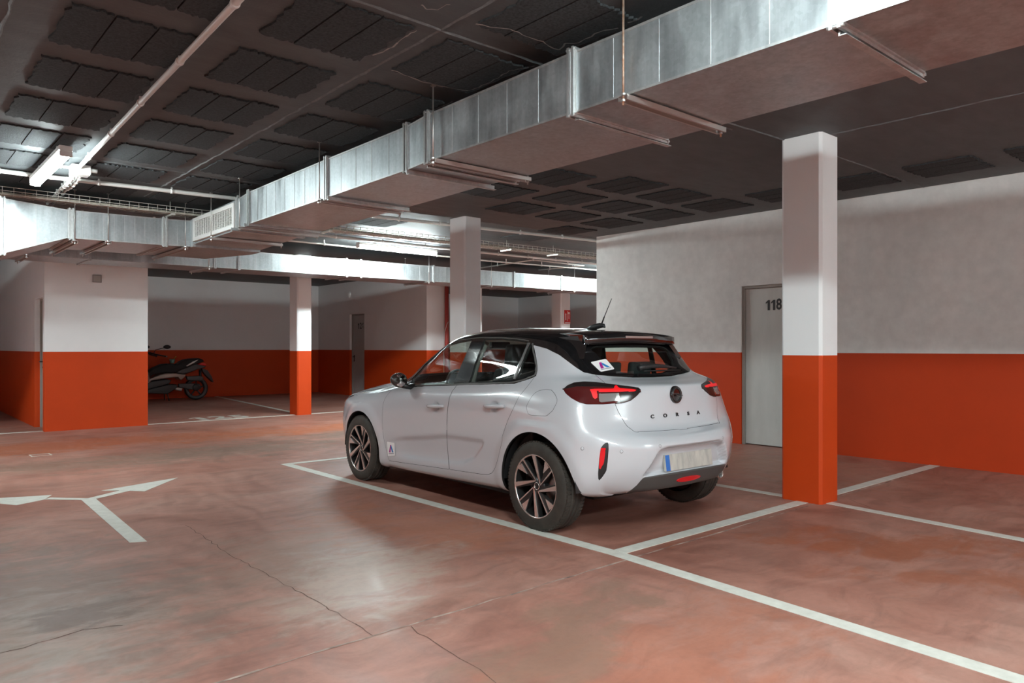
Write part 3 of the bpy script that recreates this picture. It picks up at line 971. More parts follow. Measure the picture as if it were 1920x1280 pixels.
# reinforcing strips under the flanges (folded bars crossing the underside)
for y_ in (1.36, 2.80, 4.20, 4.46, 5.66, 7.46, 7.82):
    m = MB()
    m.box(2.88, R + .04, y_ - .004, y_ + .004, ZB - .03, ZB + .002)
    m.box(2.88, R + .04, y_ - .028, y_ + .004, ZB - .034, ZB - .03)
    m.build('stiffener_bar', 'galv_edge', md)
G2 = 'hangers of the left duct branch'
hanger('x', 1.72, YF, YB + .15, za - .027, 'channel hanger below the neck of the flared duct piece', G2)
hanger('x', 2.05, YF, YB + .15, za - .004, 'channel hanger under the straight part of the left duct branch', G2)
hanger('x', 2.88, YF - .02, YB + .1, za + .004, 'channel hanger at the corner of the left duct branch next to the grille', G2)
G3 = 'hangers of the back aisle duct'
for x_, lab in ((1.6, 'thin hanger of the back duct in front of the storage room'), (3.95, 'thin hanger of the back duct above the scooter bay'), (7.9, 'thin hanger of the back duct behind the middle pillar'), (9.35, 'thin hanger of the back duct right of the middle pillar'), (11.6, 'thin hanger of the back duct near the corner of the right wall')):
    hanger('x', x_, by(x_), by(x_) + .75, BZ0 - .004, lab, G3)
# ================================================================== the parked car
CARX, CARY, CYAW = 4.399, 6.2817, -0.0243
_c, _s = math.cos(CYAW), math.sin(CYAW)
# local axes: x rearwards from the front axle, y to the car's left, z up
CEX, CEY = np.array([_s, -_c, 0.0]), np.array([-_c, -_s, 0.0])
def car_world(P):
    P = np.asarray(P, float)
    return np.array([CARX, CARY, 0.0]) + P[:, :1] * CEX + P[:, 1:2] * CEY + P[:, 2:3] * np.array([0, 0, 1.0])
CAR_M = Matrix(((CEX[0], CEY[0], 0, CARX), (CEX[1], CEY[1], 0, CARY), (0, 0, 1, 0), (0, 0, 0, 1)))
car = thing('car', 'white hatchback with a black roof parked in the marked bay', 'car', (CARX, CARY, 0))
def car_link(name, me, parent=None):
    """mesh in car coordinates -> object in the world, child of the car (or of one of its parts)"""
    me.transform(CAR_M)
    return link(name, me, parent or car)
def car_part(mb, name, material, parent=None):
    return car_link(name, mb.mesh(name, material), parent)

# ---- materials
M['paint'] = mat('white_car_paint', (0.56, 0.575, 0.61), 0.25, 0.0)
bsdf(M['paint']).inputs['Coat Weight'].default_value = 1.0
bsdf(M['paint']).inputs['Coat Roughness'].default_value = 0.04
M['gloss_black'] = mat('gloss_black', (0.008, 0.008, 0.009), 0.12)
bsdf(M['gloss_black']).inputs['Coat Weight'].default_value = 1.0
bsdf(M['gloss_black']).inputs['Coat Roughness'].default_value = 0.03
M['trim'] = mat('black_trim', (0.018, 0.018, 0.019), 0.45)
M['trim_grey'] = mat('dark_grey_trim', (0.10, 0.098, 0.095), 0.4)
M['diffuser_grey'] = mat('diffuser_plastic', (0.07, 0.066, 0.064), 0.5)
M['shell'] = mat('dark_inner_shell', (0.01, 0.01, 0.01), 0.8)
M['headliner'] = mat('headliner', (0.32, 0.30, 0.28), 0.9)
def glass_mat(name, tint, fres=0.07):
    m = bpy.data.materials.new(name)
    m.use_nodes = True
    nt = m.node_tree
    nt.nodes.clear()
    out = nt.nodes.new('ShaderNodeOutputMaterial')
    tr = nt.nodes.new('ShaderNodeBsdfTransparent')
    tr.inputs[0].default_value = (*tint, 1)
    gl = nt.nodes.new('ShaderNodeBsdfGlossy')
    gl.inputs['Roughness'].default_value = 0.02
    gl.inputs[0].default_value = (1, 1, 1, 1)
    # thin pane: Schlick reflectance, the same from both sides
    lw = nt.nodes.new('ShaderNodeLayerWeight')
    lw.inputs[0].default_value = 0.5
    pw = nt.nodes.new('ShaderNodeMath')
    pw.operation = 'POWER'
    pw.inputs[1].default_value = 4.0
    nt.links.new(lw.outputs['Facing'], pw.inputs[0])
    fr = nt.nodes.new('ShaderNodeMapRange')
    fr.inputs['To Min'].default_value = fres
    fr.inputs['To Max'].default_value = 0.95
    nt.links.new(pw.outputs[0], fr.inputs['Value'])
    mx = nt.nodes.new('ShaderNodeMixShader')
    nt.links.new(fr.outputs[0], mx.inputs[0])
    nt.links.new(tr.outputs[0], mx.inputs[1])
    nt.links.new(gl.outputs[0], mx.inputs[2])
    nt.links.new(mx.outputs[0], out.inputs[0])
    return m
M['glass'] = glass_mat('tinted_glass', (0.86, 0.95, 0.90))
M['rubber'] = simple_noise_mat('dusty_tyre', (0.028, 0.024, 0.020), (0.055, 0.047, 0.038), 12, 0.75)
M['alloy'] = mat('diamond_cut_alloy', (0.72, 0.66, 0.63), 0.25, 0.85)
M['rim_dark'] = mat('dark_rim', (0.03, 0.028, 0.028), 0.3, 0.4)
M['disc'] = mat('brake_disc', (0.32, 0.31, 0.30), 0.4, 0.9)
M['lamp_dark'] = mat('smoked_lamp', (0.085, 0.012, 0.012), 0.08)
M['lamp_red'] = mat('red_lamp', (0.75, 0.012, 0.018), 0.15)
M['lamp_bright'] = emis('lit_red_bar', (0.80, 0.008, 0.012), 0.10)
M['lamp_clear'] = mat('clear_lamp', (0.40, 0.39, 0.39), 0.12, 0.5)
M['lamp_black'] = mat('lamp_surround', (0.02, 0.014, 0.014), 0.15)
M['chrome'] = mat('chrome', (0.78, 0.77, 0.76), 0.12, 1.0)
M['plate'] = simple_noise_mat('number_plate', (0.36, 0.36, 0.34), (0.60, 0.59, 0.53), 22, 0.4, 0, 0, None, (1, 1, .25))
M['plate_blue'] = mat('plate_blue_band', (0.03, 0.16, 0.52), 0.4)
M['fabric'] = mat('seat_fabric', (0.022, 0.023, 0.026), 0.85)
M['dash'] = mat('dashboard', (0.02, 0.021, 0.023), 0.6)
M['magenta'] = mat('sticker_magenta', (0.42, 0.02, 0.25), 0.4)
M['blue_ink'] = mat('sticker_blue', (0.02, 0.22, 0.55), 0.4)
M['grey_ink'] = mat('sticker_grey', (0.22, 0.22, 0.27), 0.4)

# ---- control net: rings from the sill up to the roof centre line, columns from front centre round the side to rear centre
NET = [
 # 0 underside edge
 [(-.66,0,.17),(-.64,.35,.17),(-.52,.60,.17),(-.36,.70,.17),(0,.73,.165),(.47,.73,.165),(1.0,.73,.17),(1.5,.73,.18),(2.05,.73,.195),(2.54,.72,.23),(2.86,.70,.275),(3.0,.55,.285),(3.08,.30,.29),(3.10,0,.29)],
 # 1 bottom outer edge
 [(-.74,0,.20),(-.72,.36,.20),(-.57,.64,.20),(-.39,.76,.20),(0,.81,.20),(.47,.815,.19),(1.0,.82,.20),(1.5,.82,.215),(2.05,.825,.235),(2.54,.835,.27),(2.86,.815,.305),(2.99,.645,.305),(3.13,.36,.305),(3.155,0,.305)],
 # 2 sill top
 [(-.79,0,.30),(-.77,.37,.30),(-.60,.67,.30),(-.41,.785,.30),(0,.842,.29),(.47,.85,.262),(1.0,.85,.275),(1.5,.85,.295),(2.05,.855,.32),(2.54,.868,.36),(2.88,.845,.385),(3.035,.68,.385),(3.175,.38,.388),(3.195,0,.39)],
 # 3
 [(-.82,0,.42),(-.80,.38,.42),(-.625,.685,.42),(-.42,.80,.41),(0,.858,.40),(.47,.855,.375),(1.0,.853,.39),(1.5,.853,.405),(2.05,.86,.425),(2.54,.878,.46),(2.89,.857,.48),(3.06,.69,.48),(3.205,.385,.48),(3.225,0,.48)],
 # 4
 [(-.825,0,.54),(-.805,.38,.54),(-.635,.695,.54),(-.42,.81,.54),(0,.872,.54),(.47,.868,.52),(1.0,.868,.53),(1.5,.868,.55),(2.05,.872,.565),(2.54,.884,.585),(2.89,.862,.595),(3.065,.695,.595),(3.215,.385,.595),(3.235,0,.595)],
 # 5 bumper top
 [(-.80,0,.65),(-.78,.38,.65),(-.62,.69,.65),(-.41,.805,.65),(0,.868,.66),(.47,.867,.65),(1.0,.87,.665),(1.5,.872,.68),(2.05,.878,.695),(2.54,.884,.705),(2.885,.858,.70),(3.045,.695,.685),(3.175,.385,.675),(3.195,0,.67)],
 # 6 tailgate foot
 [(-.785,0,.70),(-.765,.38,.70),(-.61,.685,.70),(-.405,.80,.70),(0,.862,.715),(.47,.866,.72),(1.0,.87,.74),(1.5,.873,.76),(2.05,.878,.775),(2.54,.881,.78),(2.875,.85,.77),(3.005,.69,.745),(3.085,.378,.715),(3.095,0,.705)],
 # 7 below the shoulder
 [(-.765,0,.745),(-.745,.38,.745),(-.595,.67,.74),(-.395,.785,.745),(0,.848,.765),(.47,.86,.79),(1.0,.868,.822),(1.5,.872,.848),(2.05,.874,.868),(2.54,.868,.87),(2.855,.83,.87),(2.97,.68,.868),(3.055,.375,.865),(3.07,0,.865)],
 # 8 shoulder crease / bonnet front edge / tailgate crease
 [(-.73,0,.785),(-.71,.38,.785),(-.555,.645,.78),(-.365,.75,.79),(0,.815,.802),(.47,.846,.83),(1.0,.858,.862),(1.5,.862,.888),(2.05,.862,.912),(2.54,.838,.938),(2.815,.792,.968),(2.945,.66,.982),(3.035,.365,.985),(3.06,0,.985)],
 # 9 bonnet middle / above shoulder
 [(-.25,0,.915),(-.22,.33,.91),(-.12,.575,.885),(.02,.695,.868),(.22,.762,.865),(.55,.805,.885),(1.02,.83,.908),(1.5,.833,.932),(2.05,.834,.963),(2.50,.802,1.005),(2.74,.748,1.028),(2.88,.63,1.032),(2.95,.335,1.025),(2.97,0,1.02)],
 # 10 belt line / windscreen base / rear window base
 [(.30,0,.995),(.33,.22,.99),(.37,.42,.985),(.43,.56,.975),(.50,.655,.96),(.66,.745,.935),(1.05,.795,.945),(1.5,.80,.97),(2.05,.80,1.005),(2.43,.765,1.065),(2.65,.70,1.08),(2.775,.585,1.075),(2.835,.30,1.06),(2.85,0,1.055)],
 # 11
 [(.70,0,1.195),(.71,.21,1.19),(.73,.39,1.175),(.75,.51,1.155),(.78,.60,1.13),(.90,.675,1.13),(1.14,.73,1.15),(1.54,.74,1.17),(2.03,.735,1.185),(2.39,.705,1.21),(2.58,.655,1.20),(2.68,.555,1.185),(2.735,.285,1.18),(2.75,0,1.18)],
 # 12 top of the windows
 [(1.10,0,1.375),(1.105,.19,1.372),(1.11,.35,1.36),(1.12,.465,1.345),(1.13,.55,1.32),(1.17,.605,1.31),(1.32,.645,1.335),(1.62,.66,1.352),(2.0,.655,1.35),(2.32,.635,1.328),(2.47,.60,1.31),(2.57,.51,1.297),(2.62,.27,1.298),(2.64,0,1.30)],
 # 13 roof edge
 [(1.17,0,1.398),(1.175,.17,1.396),(1.18,.32,1.388),(1.20,.42,1.378),(1.23,.49,1.366),(1.29,.54,1.362),(1.42,.575,1.376),(1.66,.59,1.388),(1.98,.585,1.386),(2.25,.565,1.372),(2.38,.53,1.364),(2.46,.45,1.362),(2.51,.24,1.368),(2.525,0,1.372)],
 # 14
 [(1.30,0,1.42),(1.31,.12,1.42),(1.33,.22,1.418),(1.36,.29,1.415),(1.40,.33,1.414),(1.47,.36,1.416),(1.56,.38,1.419),(1.70,.385,1.42),(1.93,.38,1.418),(2.10,.37,1.410),(2.19,.34,1.406),(2.25,.28,1.404),(2.29,.15,1.405),(2.30,0,1.406)],
 # 15 roof centre line
 [(1.45,0,1.431),(1.46,0,1.431),(1.48,0,1.432),(1.51,0,1.432),(1.54,0,1.432),(1.59,0,1.432),(1.65,0,1.432),(1.74,0,1.432),(1.88,0,1.429),(1.98,0,1.426),(2.04,0,1.423),(2.08,0,1.422),(2.11,0,1.421),(2.12,0,1.420)],
]
def pchip(t, Y, q):
    """monotone cubic through knots t, values Y (k, ...), evaluated at q"""
    t = np.asarray(t, float); Y = np.asarray(Y, float); q = np.asarray(q, float)
    sh = (-1,) + (1,) * (Y.ndim - 1)
    h = np.diff(t).reshape(sh)
    d = np.diff(Y, axis=0) / h
    D = np.zeros_like(Y)
    a, b = d[:-1], d[1:]
    w1 = 2 * h[1:] + h[:-1]; w2 = h[1:] + 2 * h[:-1]
    ok = a * b > 0
    with np.errstate(divide='ignore', invalid='ignore'):
        hm = (w1 + w2) / (w1 / np.where(ok, a, 1) + w2 / np.where(ok, b, 1))
    D[1:-1] = np.where(ok, hm, 0)
    D[0], D[-1] = d[0], d[-1]
    k = np.clip(np.searchsorted(t, q, side='right') - 1, 0, len(t) - 2)
    hh = (t[k + 1] - t[k]).reshape(sh)
    s = ((q - t[k]).reshape(sh)) / hh
    return ((1 + 2 * s) * (1 - s) ** 2) * Y[k] + (s * (1 - s) ** 2) * hh * D[k] + (s * s * (3 - 2 * s)) * Y[k + 1] + (s * s * (s - 1)) * hh * D[k + 1]
def smoothstep(a, b, x):
    t = np.clip((x - a) / (b - a), 0, 1)
    return t * t * (3 - 2 * t)

net = np.array(NET, float)                                    # rings x cols x 3
RN, CN = net.shape[:2]
mir = np.array([1, -1, 1.0])
ext = np.concatenate([net[:, 2:3] * mir, net[:, 1:2] * mir, net, net[:, -2:-1] * mir, net[:, -3:-2] * mir], 1)
ext = np.concatenate([ext, ext[-2:-1] * mir, ext[-3:-2] * mir], 0)
tu = np.concatenate([[0], np.cumsum(np.linalg.norm(np.diff(ext[2:11], axis=1), axis=2).mean(0))])
tv = np.concatenate([[0], np.cumsum(np.linalg.norm(np.diff(ext[:, 4:14], axis=0), axis=2).mean(1))])
STEP = 0.0155
u0, u1 = tu[2], tu[2 + CN - 1]
v0, v1 = tv[0], tv[RN - 1]
NU, NV = int((u1 - u0) / STEP), int((v1 - v0) / STEP)
qu = np.linspace(u0 - 12 * (u1 - u0) / NU, u1 + 12 * (u1 - u0) / NU, NU + 25)       # margins for smoothing across the centre plane
qv = np.linspace(v0, v1 + 12 * (v1 - v0) / NV, NV + 13)
G = pchip(tu, ext.transpose(1, 0, 2), qu)                     # u x rings x 3
G = pchip(tv, G.transpose(1, 0, 2), qv)                       # v x u x 3
def blur(A, axis, n):
    for _ in range(n):
        P = np.take(A, [0] + list(range(A.shape[axis])) + [A.shape[axis] - 1], axis)
        lo = np.take(P, range(0, A.shape[axis]), axis); hi = np.take(P, range(2, A.shape[axis] + 2), axis)
        e = 0.25 * lo + 0.5 * A + 0.25 * hi
        idx = [slice(None)] * A.ndim
        idx[axis] = slice(1, -1)
        A = A.copy()
        A[tuple(idx)] = e[tuple(idx)]
    return A
G = blur(blur(G, 1, 9), 0, 4)
G = G[:NV + 1, 12:12 + NU + 1]
qu, qv = qu[12:12 + NU + 1], qv[:NV + 1]
G[:, 0, 1] = 0; G[:, -1, 1] = 0; G[-1, :, 1] = 0
uidx = np.interp(qu, tu[2:2 + CN], np.arange(CN))
vidx = np.interp(qv, tv[:RN], np.arange(RN))
UU, VV = np.meshgrid(uidx, vidx)

# ---- photo-pixel outlines of the features on the car's left and rear
def ZP(pts, ox, oy, s):
    return [(ox + x / s, oy + y / s) for x, y in pts]
a740 = lambda L: ZP(L, 740, 580, 6.0)
a830 = lambda L: ZP(L, 830, 620, 6.4)
a640 = lambda L: ZP(L, 640, 700, 8.0)
a1040 = lambda L: ZP(L, 1040, 620, 5.486)
a1100 = lambda L: ZP(L, 1100, 800, 6.4)
BELT = a740([(-40, 884), (170, 872), (400, 860), (700, 850), (1000, 842), (1350, 832), (1500, 785), (1590, 748)])
POLY = {
 'black': BELT + a740([(1606, 690), (1606, 630), (1592, 540), (1575, 450), (1562, 408)]) + a830([(1095, 172), (1250, 215), (1400, 290), (1520, 380), (1600, 440), (1700, 503)]) + a1040([(330, 432), (360, 441), (410, 449), (500, 458), (600, 466), (800, 479), (1100, 476), (1440, 458), (1700, 420)]) + [(1400, 540), (690, 540), (690, 735)],
 'win1': a740([(190, 845), (208, 690), (300, 575), (420, 478), (560, 404), (700, 364), (872, 335), (830, 440), (760, 600), (700, 740), (665, 832), (400, 842)]),
 'win2': a740([(835, 818), (870, 720), (900, 610), (950, 480), (1008, 330), (1200, 325), (1400, 345), (1500, 368), (1450, 480), (1400, 590), (1360, 690), (1325, 795), (1100, 808)]),
 'win3': a740([(1365, 788), (1420, 650), (1480, 500), (1525, 395), (1545, 400), (1568, 520), (1578, 640), (1568, 712), (1450, 758)]),
 'doorF': a640([(775, 222), (690, 320), (650, 380), (625, 460), (615, 560), (612, 680), (615, 800), (625, 900), (640, 1000), (670, 1130), (700, 1260)]) + ZP([(352, 972), (440, 985), (570, 1003), (712, 1024)], 620, 560, 3.2) + a640([(1605, 1270), (1590, 1100), (1583, 950), (1582, 780), (1588, 600), (1600, 480), (1622, 360), (1660, 270), (1725, 185)]) + BELT[3:4] + BELT[2:3] + BELT[1:2],
 'doorR': a640([(1727, 185), (1662, 270), (1624, 360), (1602, 480), (1590, 600), (1584, 780), (1585, 950), (1592, 1100), (1607, 1270)]) + ZP([(712, 1024), (820, 1040), (900, 1052), (945, 1055), (968, 1046), (985, 1020), (1000, 975), (1030, 850)], 620, 560, 3.2) + a830([(715, 1270), (780, 1080), (850, 930), (915, 790), (1000, 690), (1070, 600), (1112, 540)]) + BELT[6:7] + BELT[5:6] + BELT[4:5] + BELT[3:4],
 'fuel': a830([(1010, 960), (1003, 905), (1030, 850), (1065, 790), (1110, 740), (1170, 710), (1240, 703), (1305, 708), (1345, 750), (1373, 810), (1372, 860), (1320, 960), (1245, 1025), (1150, 1020), (1050, 1013), (1020, 992)]),
 'lamp': a1040([(88, 600), (130, 562), (200, 532), (300, 522), (420, 527), (600, 551), (800, 576), (868, 588), (888, 612), (850, 660), (780, 715), (700, 740), (500, 757), (330, 757), (250, 737), (170, 692), (110, 642)]),
 'lamp_top': a1040([(88, 600), (130, 562), (200, 532), (300, 522), (420, 527), (600, 551), (800, 576), (868, 588), (888, 612), (840, 600), (640, 580), (400, 575), (230, 572), (140, 590)]),
 'lamp_bar': a1040([(365, 606), (395, 598), (610, 596), (612, 565), (636, 562), (662, 592), (820, 601), (838, 612), (815, 622), (662, 628), (440, 632), (436, 660), (440, 698), (412, 706), (395, 690), (378, 640)]),
 'lamp_rev': a1040([(455, 648), (640, 640), (640, 690), (612, 722), (470, 735), (452, 720)]),
 'lamp_inner': a1040([(672, 634), (815, 624), (842, 612), (880, 612), (850, 655), (780, 708), (700, 733), (656, 738)]),
 'lamp_clear': a1040([(640, 645), (668, 640), (652, 720), (612, 726)]),
 'gate': a1040([(235, 200), (250, 245), (300, 330), (355, 395), (410, 447), (505, 527), (570, 610), (600, 690), (622, 757), (650, 830), (690, 900), (735, 975)]) + a1100([(560, 50), (600, 78), (640, 90), (800, 84), (1000, 70), (1400, 8)]) + [(1420, 780), (1420, 600), (1083, 600)],
 'rglass': a1040([(368, 192), (385, 170), (430, 156), (720, 152), (1000, 155), (1480, 160), (1480, 440), (1200, 440), (800, 440), (690, 425), (625, 405), (560, 368), (500, 315), (430, 235)]),
 'recess': a1100([(690, 598), (780, 470), (880, 300), (920, 272), (990, 252), (1200, 225), (1500, 188), (1800, 150), (1800, 420), (1690, 436), (1200, 520)]),
 'diff': a1100([(430, 822), (540, 752), (600, 700), (660, 630), (684, 607), (1200, 520), (1690, 434), (1900, 400), (1900, 900), (420, 900)]),
 'slot': a1100([(140, 640), (136, 560), (150, 380), (168, 255), (205, 205), (245, 180), (262, 198), (264, 270), (252, 420), (236, 530), (190, 600), (155, 645)]),
 'slot_red': a1100([(148, 500), (160, 310), (178, 262), (226, 250), (222, 330), (205, 440), (162, 514)]),
}
def poly_sdf(P, poly):
    """signed distance of points to a closed polygon, negative inside"""
    P = np.asarray(P, float)
    a = np.asarray(poly, float)
    b = np.roll(a, -1, 0)
    best = np.full(len(P), 1e9)
    inside = np.zeros(len(P), bool)
    for p, q in zip(a, b):
        e = q - p
        w_ = P - p
        t = np.clip((w_ @ e) / max(e @ e, 1e-12), 0, 1)
        best = np.minimum(best, np.hypot(*(w_ - t[:, None] * e).T))
        c1 = (p[1] <= P[:, 1]) & (q[1] > P[:, 1])
        c2 = (p[1] > P[:, 1]) & (q[1] <= P[:, 1])
        cr_ = e[0] * w_[:, 1] - e[1] * w_[:, 0]
        inside ^= (c1 & (cr_ > 0)) | (c2 & (cr_ < 0))
    return np.where(inside, -best, best)

# ---- sculpted details pushed into the dense grid
Gf = G.reshape(-1, 3)
uvf = np.stack([UU.ravel(), VV.ravel()], 1)
def grid_normals(Gr):
    du = np.gradient(Gr, axis=1)
    dv = np.gradient(Gr, axis=0)
    n = np.cross(du, dv)
    n /= np.maximum(np.linalg.norm(n, axis=2, keepdims=True), 1e-9)
    return n
Nn = grid_normals(G).reshape(-1, 3)
if (Nn[:, 1] * (Gf[:, 1] > .8)).sum() < 0:
    Nn = -Nn
ARCH = [(0.035, 0.312, 0.352), (2.548, 0.318, 0.366)]
side = (uvf[:, 0] > 2.6) & (uvf[:, 0] < 10.9)
disp = np.zeros(len(Gf))
for cx_, cz_, r_ in ARCH:                                     # soft flare round the wheel openings
    d = np.hypot(Gf[:, 0] - cx_, Gf[:, 2] - cz_)
    disp += np.where(side, .012 * smoothstep(r_ + .13, r_ + .03, d) * (Gf[:, 2] < .74), 0)
pxg = to_px(car_world(Gf))
# lower door scallop
crs = np.array([(.60, .455), (.80, .49), (1.465, .573), (1.978, .575)])
top = np.interp(Gf[:, 0], crs[:, 0], crs[:, 1])
low = np.interp(Gf[:, 0], [.6, 1.50, 1.68, 1.83, 1.93, 1.978, 2.2], [.30, .335, .358, .415, .50, .575, .7])
ins = smoothstep(0, .035, top - Gf[:, 2]) * smoothstep(-.01, .03, Gf[:, 2] - low) * smoothstep(.55, .85, Gf[:, 0]) * (Gf[:, 0] < 2.0)
disp -= np.where(side, .014 * ins, 0)
# plate recess
rear = uvf[:, 0] > 10.6
sd = poly_sdf(pxg, POLY['recess'])
rec = smoothstep(1.0, -3.0, sd) * (rear & (uvf[:, 1] < 6.2))
# handle cups
for hx, hz in ((1.325, .785), (2.10, .835)):
    d = np.hypot((Gf[:, 0] - hx) / .055, (Gf[:, 2] - hz) / .042)
    disp -= np.where(side, .016 * smoothstep(1.0, .45, d), 0)
# slanted crease above the side slot of the bumper
crease_p = ZP([(600, 745), (640, 700), (700, 650)], 920, 560, 2.783)
Gf = Gf + Nn * disp[:, None]
Gf[:, 0] -= .055 * rec
G = Gf.reshape(G.shape)
Nn = grid_normals(G).reshape(-1, 3)
if (Nn[:, 1] * (Gf[:, 1] > .8)).sum() < 0:
    Nn = -Nn

# ---- vertex attributes: 0-2 position, 3-4 (column, ring), 5-6 photo pixel, 7-9 normal
V = np.concatenate([Gf, uvf, to_px(car_world(Gf)), Nn], 1)
nv1, nu1 = G.shape[:2]
F = [(i * nu1 + j, i * nu1 + j + 1, (i + 1) * nu1 + j + 1, (i + 1) * nu1 + j) for i in range(nv1 - 1) for j in range(nu1 - 1)]
def cut(V, F, d):
    """split faces along the zero level of the per-vertex values d"""
    d = np.where(np.abs(d) < 1e-6, 1e-6, d)
    s = (d > 0).tolist()
    new, cache, out = [], {}, []
    nvx = len(V)
    for f in F:
        k = sum(s[i] for i in f)
        n = len(f)
        if k == 0 or k == n:
            out.append(f)
            continue
        ring, cross = [], 0
        for a in range(n):
            i, j = f[a], f[(a + 1) % n]
            ring.append((i, s[i]))
            if s[i] != s[j]:
                key = (i, j) if i < j else (j, i)
                if key not in cache:
                    t = d[key[0]] / (d[key[0]] - d[key[1]])
                    cache[key] = nvx + len(new)
                    new.append(V[key[0]] * (1 - t) + V[key[1]] * t)
                ring.append((cache[key], None))
                cross += 1
        if cross != 2:
            out.append(tuple(i for i, _ in ring))
            continue
        for sgn in (True, False):
            # rotate so that the loop starts at a crossing entering this side
            m = len(ring)
            st = next(a for a in range(m) if ring[a][1] is None and ring[(a + 1) % m][1] == sgn)
            loop = [ring[st][0]]
            a = (st + 1) % m
            while ring[a][1] == sgn:
                loop.append(ring[a][0])
                a = (a + 1) % m
            loop.append(ring[a][0])
            out.append(tuple(loop))
    if new:
        V = np.concatenate([V, np.array(new)], 0)
    return V, out
FAR = 50.0
def feat(name, V):
    """signed value (<0 inside) of a named region for every row of V"""
    u, v, x, y, z = V[:, 3], V[:, 4], V[:, 0], V[:, 1], V[:, 2]
    if name.startswith('arch'):
        cx_, cz_, r_ = ARCH[int(name[-1])]
        d = (np.hypot(x - cx_, z - cz_) - r_) * 100
        return np.where((y > .3) & (np.abs(x - cx_) < .6), d, FAR)
    if name == 'wshield':
        return np.maximum.reduce([u - 4.15, 10.18 - v, v - 11.9]) * 10
    if name == 'apillar':
        return np.maximum.reduce([u - 5.3, 10.0 - v]) * 10
    if name == 'roof':
        return (12.08 - v) * 10
    if name == 'hood':
        return np.maximum.reduce([u - 3.55, 8.05 - v, v - 9.93]) * 10
    if name == 'headlamp':
        return np.maximum.reduce([np.abs(u - 2.2) - .95 - .5 * (v - 7.6), 7.05 - v, v - 8.0]) * 10
    if name == 'grille':
        return np.maximum.reduce([u - 1.15, 4.6 - v, v - 7.0]) * 10
    if name == 'intake':
        return np.maximum.reduce([u - 1.5, 1.3 - v, v - 2.9]) * 10
    if name == 'sill':
        return np.maximum.reduce([np.where((u > 4.9) & (u < 8.7), -5, 5), (v - 2.0) * 10])
    if name == 'rbump':
        # quarter panel / bumper joint: from the lamp down to the wheel opening
        return np.where(u > 8, np.maximum((2.90 + (z - .90) * .08) - x, (v - 6.0) * .1) * 100, FAR)
    if name == 'fbump':
        return np.where(u < 6, (x + .34 + .05 * (z - .5)) * 100, FAR) if False else np.where(u < 6, np.maximum((x + .30), (v - 7.0) * .05) * 100, FAR)
    d = poly_sdf(V[:, 5:7], POLY[name])
    lo_u = {'black': 4.7, 'win1': 4.9, 'win2': 5.5, 'win3': 6.5, 'doorF': 4.5, 'doorR': 5.5, 'fuel': 8.3, 'gate': 9.7, 'rglass': 9.7, 'recess': 10.4, 'diff': 10.3, 'slot': 9.7, 'slot_red': 9.7}.get(name, 9.0)
    hi_u = {'win1': 9.5, 'win2': 10.5, 'win3': 11, 'doorF': 9, 'doorR': 10, 'fuel': 11.5, 'slot': 12.2, 'slot_red': 12.2}.get(name, 99)
    lo_v = {'black': 9.3, 'win1': 9.6, 'win2': 9.6, 'win3': 9.6, 'gate': 5.5, 'rglass': 9.6}.get(name, -1)
    hi_v = {'recess': 6.2, 'diff': 5.0, 'slot': 7, 'slot_red': 7, 'doorF': 10.6, 'doorR': 10.9, 'fuel': 10}.get(name, 99)
    bad = (u < lo_u) | (u > hi_u) | (v < lo_v) | (v > hi_v)
    return np.where(bad, np.maximum(d, 6.0), d)
ORDER = ['arch0', 'arch1', 'wshield', 'apillar', 'roof', 'hood', 'headlamp', 'grille', 'intake', 'sill', 'rbump', 'fbump', 'black', 'win1', 'win2', 'win3', 'doorF', 'doorR', 'fuel', 'gate', 'lamp', 'lamp_top', 'lamp_bar', 'lamp_rev', 'lamp_clear', 'lamp_inner', 'rglass', 'diff', 'slot', 'slot_red']
for nm in ORDER:
    V, F = cut(V, F, feat(nm, V))
cen = np.array([V[list(f)].mean(0) for f in F])
IN = {nm: feat(nm, cen) < 0 for nm in ORDER}
keep = ~(IN['arch0'] | IN['arch1'])
part = np.full(len(F), '', dtype=object)
def assign(mask, nm):
    part[mask & (part == '') & keep] = nm
assign(IN['lamp'] & IN['lamp_bar'], 'lamp_bar')
assign(IN['lamp'] & IN['lamp_clear'], 'lamp_clear')
assign(IN['lamp'] & IN['lamp_rev'], 'lamp_reverse')
assign(IN['lamp'] & (IN['lamp_top'] | IN['lamp_inner']), 'lamp_top')
assign(IN['lamp'], 'tail_lamp')
assign(IN['slot'] & IN['slot_red'], 'reflector')
assign(IN['slot'], 'reflector_slot')
assign(IN['wshield'], 'windscreen')
assign(IN['win1'], 'front_window')
assign(IN['win2'], 'rear_side_window')
assign(IN['win3'], 'quarter_window')
assign(IN['rglass'] & IN['gate'] & IN['black'], 'rear_window')
assign(IN['gate'] & IN['black'] & (cen[:, 4] < 12.0), 'gate_black')
assign(IN['roof'], 'roof')
assign(IN['apillar'] | IN['black'], 'window_surround')
assign(IN['diff'], 'diffuser')
assign(IN['gate'] & (cen[:, 4] > 5.6), 'tailgate')
assign(IN['headlamp'], 'headlamp')
assign(IN['grille'] | IN['intake'], 'grille')
assign(IN['hood'], 'bonnet')
assign(IN['doorF'], 'front_door')
assign(IN['doorR'], 'rear_door')
assign(IN['fuel'], 'fuel_flap')
assign(IN['sill'], 'sill')
assign(IN['rbump'], 'rear_bumper')
assign(IN['fbump'], 'front_bumper')
assign(keep & (cen[:, 0] < 1.3), 'front_wing')
assign(keep, 'rear_quarter')

